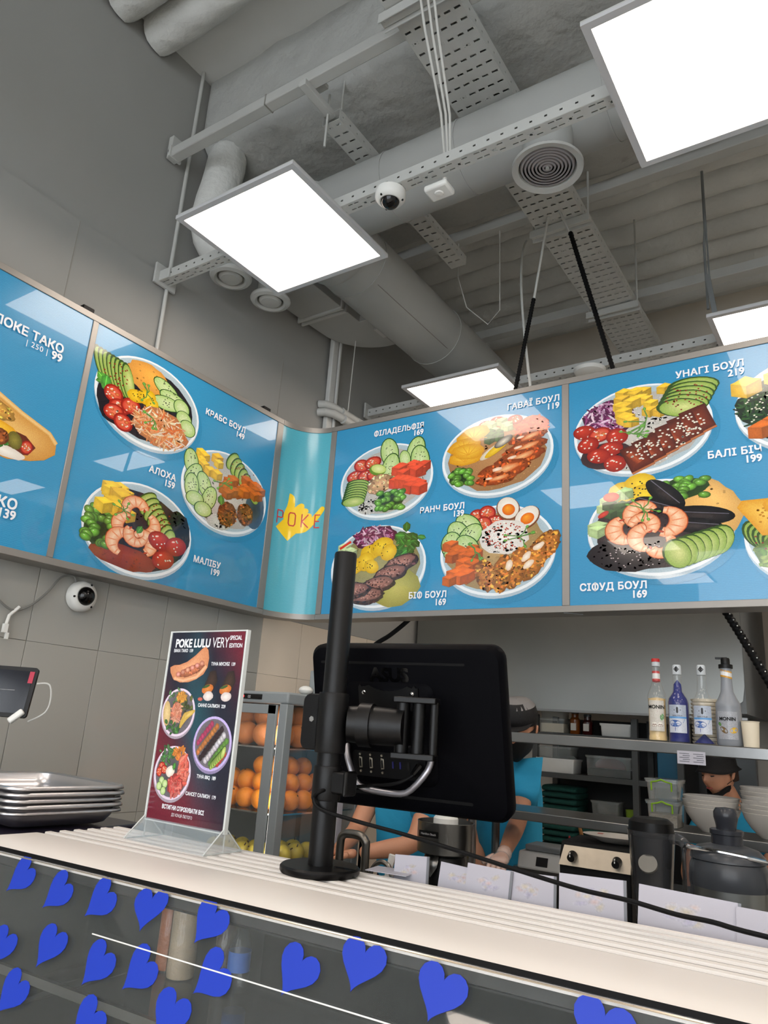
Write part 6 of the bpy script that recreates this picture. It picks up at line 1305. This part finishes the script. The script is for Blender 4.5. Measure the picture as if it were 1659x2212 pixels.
def head_mb(rot, c, k=1.0):
    """head with brow, nose, lips and jaw; local: x right, -y face, z up; origin at the head centre"""
    m = MB(); nu, nv = 40, 30; vs = []
    for j in range(nv+1):
        t_ = PI*j/nv-PI/2; z = math.sin(t_)
        for i in range(nu):
            a = 2*PI*i/nu; x, y = math.cos(t_)*math.cos(a), math.cos(t_)*math.sin(a)
            X, Y, Z = .074*x, .096*y, .116*z
            if z < 0: q = 1-.34*(-z)**1.4*(1 if y < 0 else .7); X *= q; Y *= (1-.16*(-z)**1.5) if y < 0 else (1-.45*(-z)**1.2)
            if y < 0:
                f = max(0, -y); e = lambda x0, z0, sx, sz: math.exp(-((X-x0)/sx)**2-((Z-z0)/sz)**2)*f
                Y += -.020*e(0, -.022, .011, .013)-.011*e(0, .0, .008, .022)   # nose
                Y += .010*(e(.031, .006, .016, .010)+e(-.031, .006, .016, .010))  # eye sockets
                Y += -.004*(e(.03, .026, .02, .008)+e(-.03, .026, .02, .008)); Y += -.006*e(0, -.056, .02, .008); Y += .004*e(0, -.064, .02, .004); Y += -.007*e(0, -.096, .02, .014)
                Y += -.005*(e(.042, -.022, .018, .018)+e(-.042, -.022, .018, .018))
            vs.append((X*k, Y*k, Z*k))
    m.add(vs, [(j*nu+i, j*nu+(i+1) % nu, (j+1)*nu+(i+1) % nu, (j+1)*nu+i) for j in range(nv) for i in range(nu)])
    for s_ in (-1, 1): m.tube([(s_*.074*k, .008*k, -.022*k), (s_*.080*k, .012*k, -.004*k), (s_*.081*k, .02*k, .016*k), (s_*.076*k, .022*k, .02*k)], [.007*k, .011*k, .011*k, .006*k], n=8)
    m.v = [rot @ p+Vector(c) for p in m.v]; return m
def rotm(yaw, pitch, roll=0): return Matrix.Rotation(math.radians(yaw), 3, 'Z') @ Matrix.Rotation(math.radians(pitch), 3, 'X') @ Matrix.Rotation(math.radians(roll), 3, 'Y')
def person(label, base, J, head, hands, sleeve=.62, gloves=(), mask='chin', cap='bucket', hat_k=1.0):
    """J: joint positions relative to the eye level (world); head: (centre, yaw, pitch)"""
    B = Vector(base); t = thing('person', label, 'person', base)
    L = {k: Vector(p)-B for k, p in J.items()}
    mid = (L['sh_l']+L['sh_r'])/2; hc = Vector(head[0])-B; rot = rotm(head[1], head[2]); k = .93
    chains = [{'pts': [('pel', L['pel'], (.12, .09)), ('spine', L['pel'].lerp(mid, .4), (.095, .08)), ('chest', L['pel'].lerp(mid, .78), (.095, .075)), ('neck0', mid+Vector((0, 0, .03)), (.06, .055)), (None, mid.lerp(hc, .5)+Vector((0, 0, .01)), .05), (None, hc+rot @ Vector((0, .015, -.04)), .052)]}]
    for s_ in 'lr':
        if 'el_'+s_ in L: chains.append({'at': 'chest', 'pts': [('s'+s_, L['sh_'+s_], .058), (None, L['sh_'+s_].lerp(L['el_'+s_], .45), .046), ('e'+s_, L['el_'+s_], .038), (None, L['el_'+s_].lerp(L['wr_'+s_], .35), .037), ('w'+s_, L['wr_'+s_], .024)]})
        hx = Vector((.09 if s_ == 'r' else -.09, 0, 0)); hx = rotm(J.get('yaw', 0) if not isinstance(J.get('yaw', 0), tuple) else 0, 0) @ hx if False else hx
        hip = L['pel']+hx; ft = Vector((hip.x, hip.y, -H-B.z+.07)); kn = hip.lerp(ft, .5)+Vector((0, -.02, 0))
        chains.append({'at': 'pel', 'pts': [(None, hip-Vector((0, 0, .06)), .088), (None, kn, .06), (None, ft, .042), (None, ft+Vector((0, -.13, -.035)), .036)]})
    for s_, (d, nrm, side, curl) in hands.items(): chains += hand_chains(L['wr_'+s_], d, nrm, side, curl)
    body = skin_mesh(chains); hm = head_mb(rot, hc, k); body.add(hm.v, hm.f); obj('body', body, 'skin', t, smooth=80)
    sc = [{'pts': [('pel', L['pel']-Vector((0, 0, .04)), (.158, .118)), ('spine', L['pel'].lerp(mid, .4), (.148, .115)), ('chest', L['pel'].lerp(mid, .78), (.178, .135)), (None, mid+Vector((0, 0, .045)), (.082, .08))]}]
    for s_ in 'lr':
        if 'el_'+s_ in L: sc.append({'at': 'chest', 'pts': [(None, L['sh_'+s_], .074), (None, L['sh_'+s_].lerp(L['el_'+s_], .5*sleeve/.62), .066), (None, L['sh_'+s_].lerp(L['el_'+s_], sleeve), .064)]})
    plab(obj('shirt', skin_mesh(sc), 'shirt', t, smooth=80), 'turquoise short-sleeved shirt')
    ap = skin_mesh([{'pts': [(None, L['pel']+Vector((0, 0, .16)), (.156, .122)), (None, L['pel'], (.168, .13)), (None, L['pel']-Vector((0, 0, .16)), (.16, .125)), (None, L['pel']-Vector((0, 0, .5)), (.15, .115))]}]); obj('apron', ap, 'apron', t, smooth=80)
    for s_ in gloves: 
        d, nrm, side, curl = hands[s_]; obj('glove', skin_mesh([{'pts': [(None, L['wr_'+s_]-Vector(d).normalized()*.03, .03), (None, L['wr_'+s_], .029), (None, L['wr_'+s_]+Vector(d).normalized()*.02, .027)]}]+[{'pts': [(a, p, tuple(x*1.14 for x in r) if isinstance(r, tuple) else r*1.16) for a, p, r in c['pts']]} for c in hand_chains(L['wr_'+s_], d, nrm, side, curl)]), 'glove', t, smooth=80)
    P = lambda x, y, z: rot @ Vector((x*k, y*k, z*k))+hc
    # hair, hat, mask and face parts
    m = MB(); n = 28; prof = [(.083, -.03, .105), (.086, .03, .108), (.083, .075, .104), (.066, .108, .084), (.035, .124, .045), (.0, .128, .0)]; vs = []
    for j, (rx, z, ry) in enumerate(prof):
        for i in range(n): a = 2*PI*i/n; vs.append(P(rx*math.cos(a), .008+ry*math.sin(a)*(1 if math.sin(a) > 0 else .9), max(z, .035) if math.sin(a) < -.2 and z < .035 else z))
    m.add(vs, [(j*n+i, j*n+(i+1) % n, (j+1)*n+(i+1) % n, (j+1)*n+i) for j in range(len(prof)-1) for i in range(n)]); obj('hair', m, 'hair', t, smooth=80)
    if cap == 'bucket':
        prof = [(.118, .022, .138), (.106, .034, .124), (.094, .046, .113), (.092, .09, .11), (.086, .122, .102), (.06, .136, .074), (0, .139, 0)]
    else: prof = [(.091, .042, .11), (.091, .075, .11), (.083, .11, .1), (.06, .132, .074), (0, .139, 0)]
    m = MB(); vs = []; n = 36
    for j, (rx, z, ry) in enumerate(prof):
        for i in range(n): a = 2*PI*i/n; vs.append(P(rx*hat_k*math.cos(a), .004+ry*hat_k*math.sin(a), z+(.006*math.sin(3*a) if j == 0 else 0)))
    m.add(vs, [(j*n+i, j*n+(i+1) % n, (j+1)*n+(i+1) % n, (j+1)*n+i) for j in range(len(prof)-1) for i in range(n)])
    if cap != 'bucket': m.add([P(.075*math.cos(a), -.07-.075*math.sin(a), .046-.012*math.sin(a)) for a in [PI*i/12 for i in range(13)]]+[P(.08*math.cos(a), -.05-.03*math.sin(a), .05) for a in [PI*i/12 for i in range(13)]], [(i, i+1, 14+i, 13+i) for i in range(12)])
    hat = obj('hat', m, 'cap_black', t, smooth=60, sol=.003); plab(hat, 'black bucket hat' if cap == 'bucket' else 'black and grey cap')
    if cap == 'bucket': obj('hat_mark', MB().tube([P(-.035, -.113, .085), P(-.02, -.119, .09), P(-.005, -.12, .085), P(.005, -.12, .088)], .0018, n=5).tube([P(-.03, -.116, .074), P(.01, -.12, .074)], .0012, n=5), 'white_plastic', hat)
    else: obj('hat_top', MB().add([P(.084*q*math.cos(a), .004+.1*q*math.sin(a), z) for q, z in ((1.0, .112), (.72, .135), (0.02, .142)) for a in [2*PI*i/24 for i in range(24)]], [(j*24+i, j*24+(i+1) % 24, (j+1)*24+(i+1) % 24, (j+1)*24+i) for j in range(2) for i in range(24)]), mat('cap_grey', (120, 118, 118), .8), hat)
    for s_ in (-1, 1):
        obj('eye', MB().tube([P(s_*.018, -.083, .006), P(s_*.03, -.086, .004), P(s_*.042, -.078, .006)], [.002, .0032, .002], n=6), 'eye_dark', t)
        obj('eyebrow', MB().tube([P(s_*.014, -.094, .026), P(s_*.03, -.092, .031), P(s_*.046, -.08, .026)], [.002, .003, .0015], n=6), 'hair', t)
    obj('lips', MB().tube([P(-.02, -.078, -.06), P(-.008, -.088, -.056), P(0, -.089, -.058), P(.008, -.088, -.056), P(.02, -.078, -.06)], [.002, .0045, .005, .0045, .002], n=8), 'lips', t)
    n = 18; m = MB(); vs = []
    rows = ((-.086, .062, .98), (-.104, .06, 1.0), (-.122, .046, .94), (-.13, .02, .74)) if mask == 'chin' else ((.0, .08, 1.06), (-.03, .08, 1.16), (-.06, .072, 1.1), (-.1, .058, 1.06), (-.122, .03, .9))
    for z, rx, ry in rows:
        for i in range(n+1): a = PI+PI*i/n; vs.append(P(rx*math.cos(a), .01+.096*ry*math.sin(a)*(1-.1*max(0, -z*9-.6)), z+.04*(abs(math.cos(a))**3)*(1 if mask == 'chin' else .3)))
    m.add(vs, [(j*(n+1)+i, j*(n+1)+i+1, (j+1)*(n+1)+i+1, (j+1)*(n+1)+i) for j in range(len(rows)-1) for i in range(n)]); plab(obj('face_mask', m, 'mask_black', t, smooth=80, sol=.002), 'black face mask')
    m = MB()
    for s_ in (-1, 1): m.tube([P(s_*.066, -.02, -.04), P(s_*.078, .015, -.02), P(s_*.084, .03, .01)], .0018, n=5)
    obj('mask_strap', m, 'mask_black', t); return t
# worker reaching under the pass shelf, gloved hand forward
person('kitchen worker in turquoise shirt, black cap and mask, gloved hand reaching forward', (-1.34, 3.16, -H),
       dict(pel=(-1.42, 3.24, -.62), sh_l=(-1.585, 3.18, -.14), sh_r=(-1.315, 3.08, -.14), el_l=(-1.62, 3.22, -.42), wr_l=(-1.50, 3.06, -.56), el_r=(-1.30, 2.965, -.33), wr_r=(-1.20, 2.62, -.40)),
       ((-1.335, 3.03, .03), 12, 18), {'r': ((.12, -.9, -.25), (0, -.3, -1), (-1, 0, 0), .7), 'l': ((.3, -.9, -.2), (0, -.3, -1), (1, 0, 0), .6)}, .6, ('r',), 'full', 'cap')
# worker at the sink, mostly behind the screen
person('kitchen worker in turquoise shirt with dark apron working at the sink', (-1.66, 2.74, -H),
       dict(pel=(-1.66, 2.76, -.62), sh_l=(-1.79, 2.72, -.16), sh_r=(-1.51, 2.66, -.2), el_l=(-1.82, 2.58, -.40), wr_l=(-1.74, 2.36, -.44), el_r=(-1.50, 2.50, -.40), wr_r=(-1.66, 2.38, -.44)),
       ((-1.64, 2.62, .02), 10, 25), {'r': ((-.9, -.25, -.15), (-.2, -.2, -1), (0, -1, 0), .6), 'l': ((-.3, -.9, -.1), (0, -.2, -1), (1, 0, 0), .6)}, .62, (), 'full', 'cap')
person('kitchen worker in black bucket hat and turquoise shirt looking down behind the bowls', (-.72, 4.36, -H),
       dict(pel=(-.70, 4.42, -.74), sh_l=(-.87, 4.32, -.33), sh_r=(-.55, 4.36, -.32), el_l=(-.93, 4.2, -.58), wr_l=(-.86, 4.0, -.66), el_r=(-.55, 4.2, -.58), wr_r=(-.66, 4.0, -.66)),
       ((-.765, 4.22, -.115), -32, 8), {'r': ((-.2, -.9, -.2), (0, -.2, -1), (-1, 0, 0), .5), 'l': ((.2, -.9, -.2), (0, -.2, -1), (1, 0, 0), .5)}, .6, (), 'chin', 'bucket', .92)
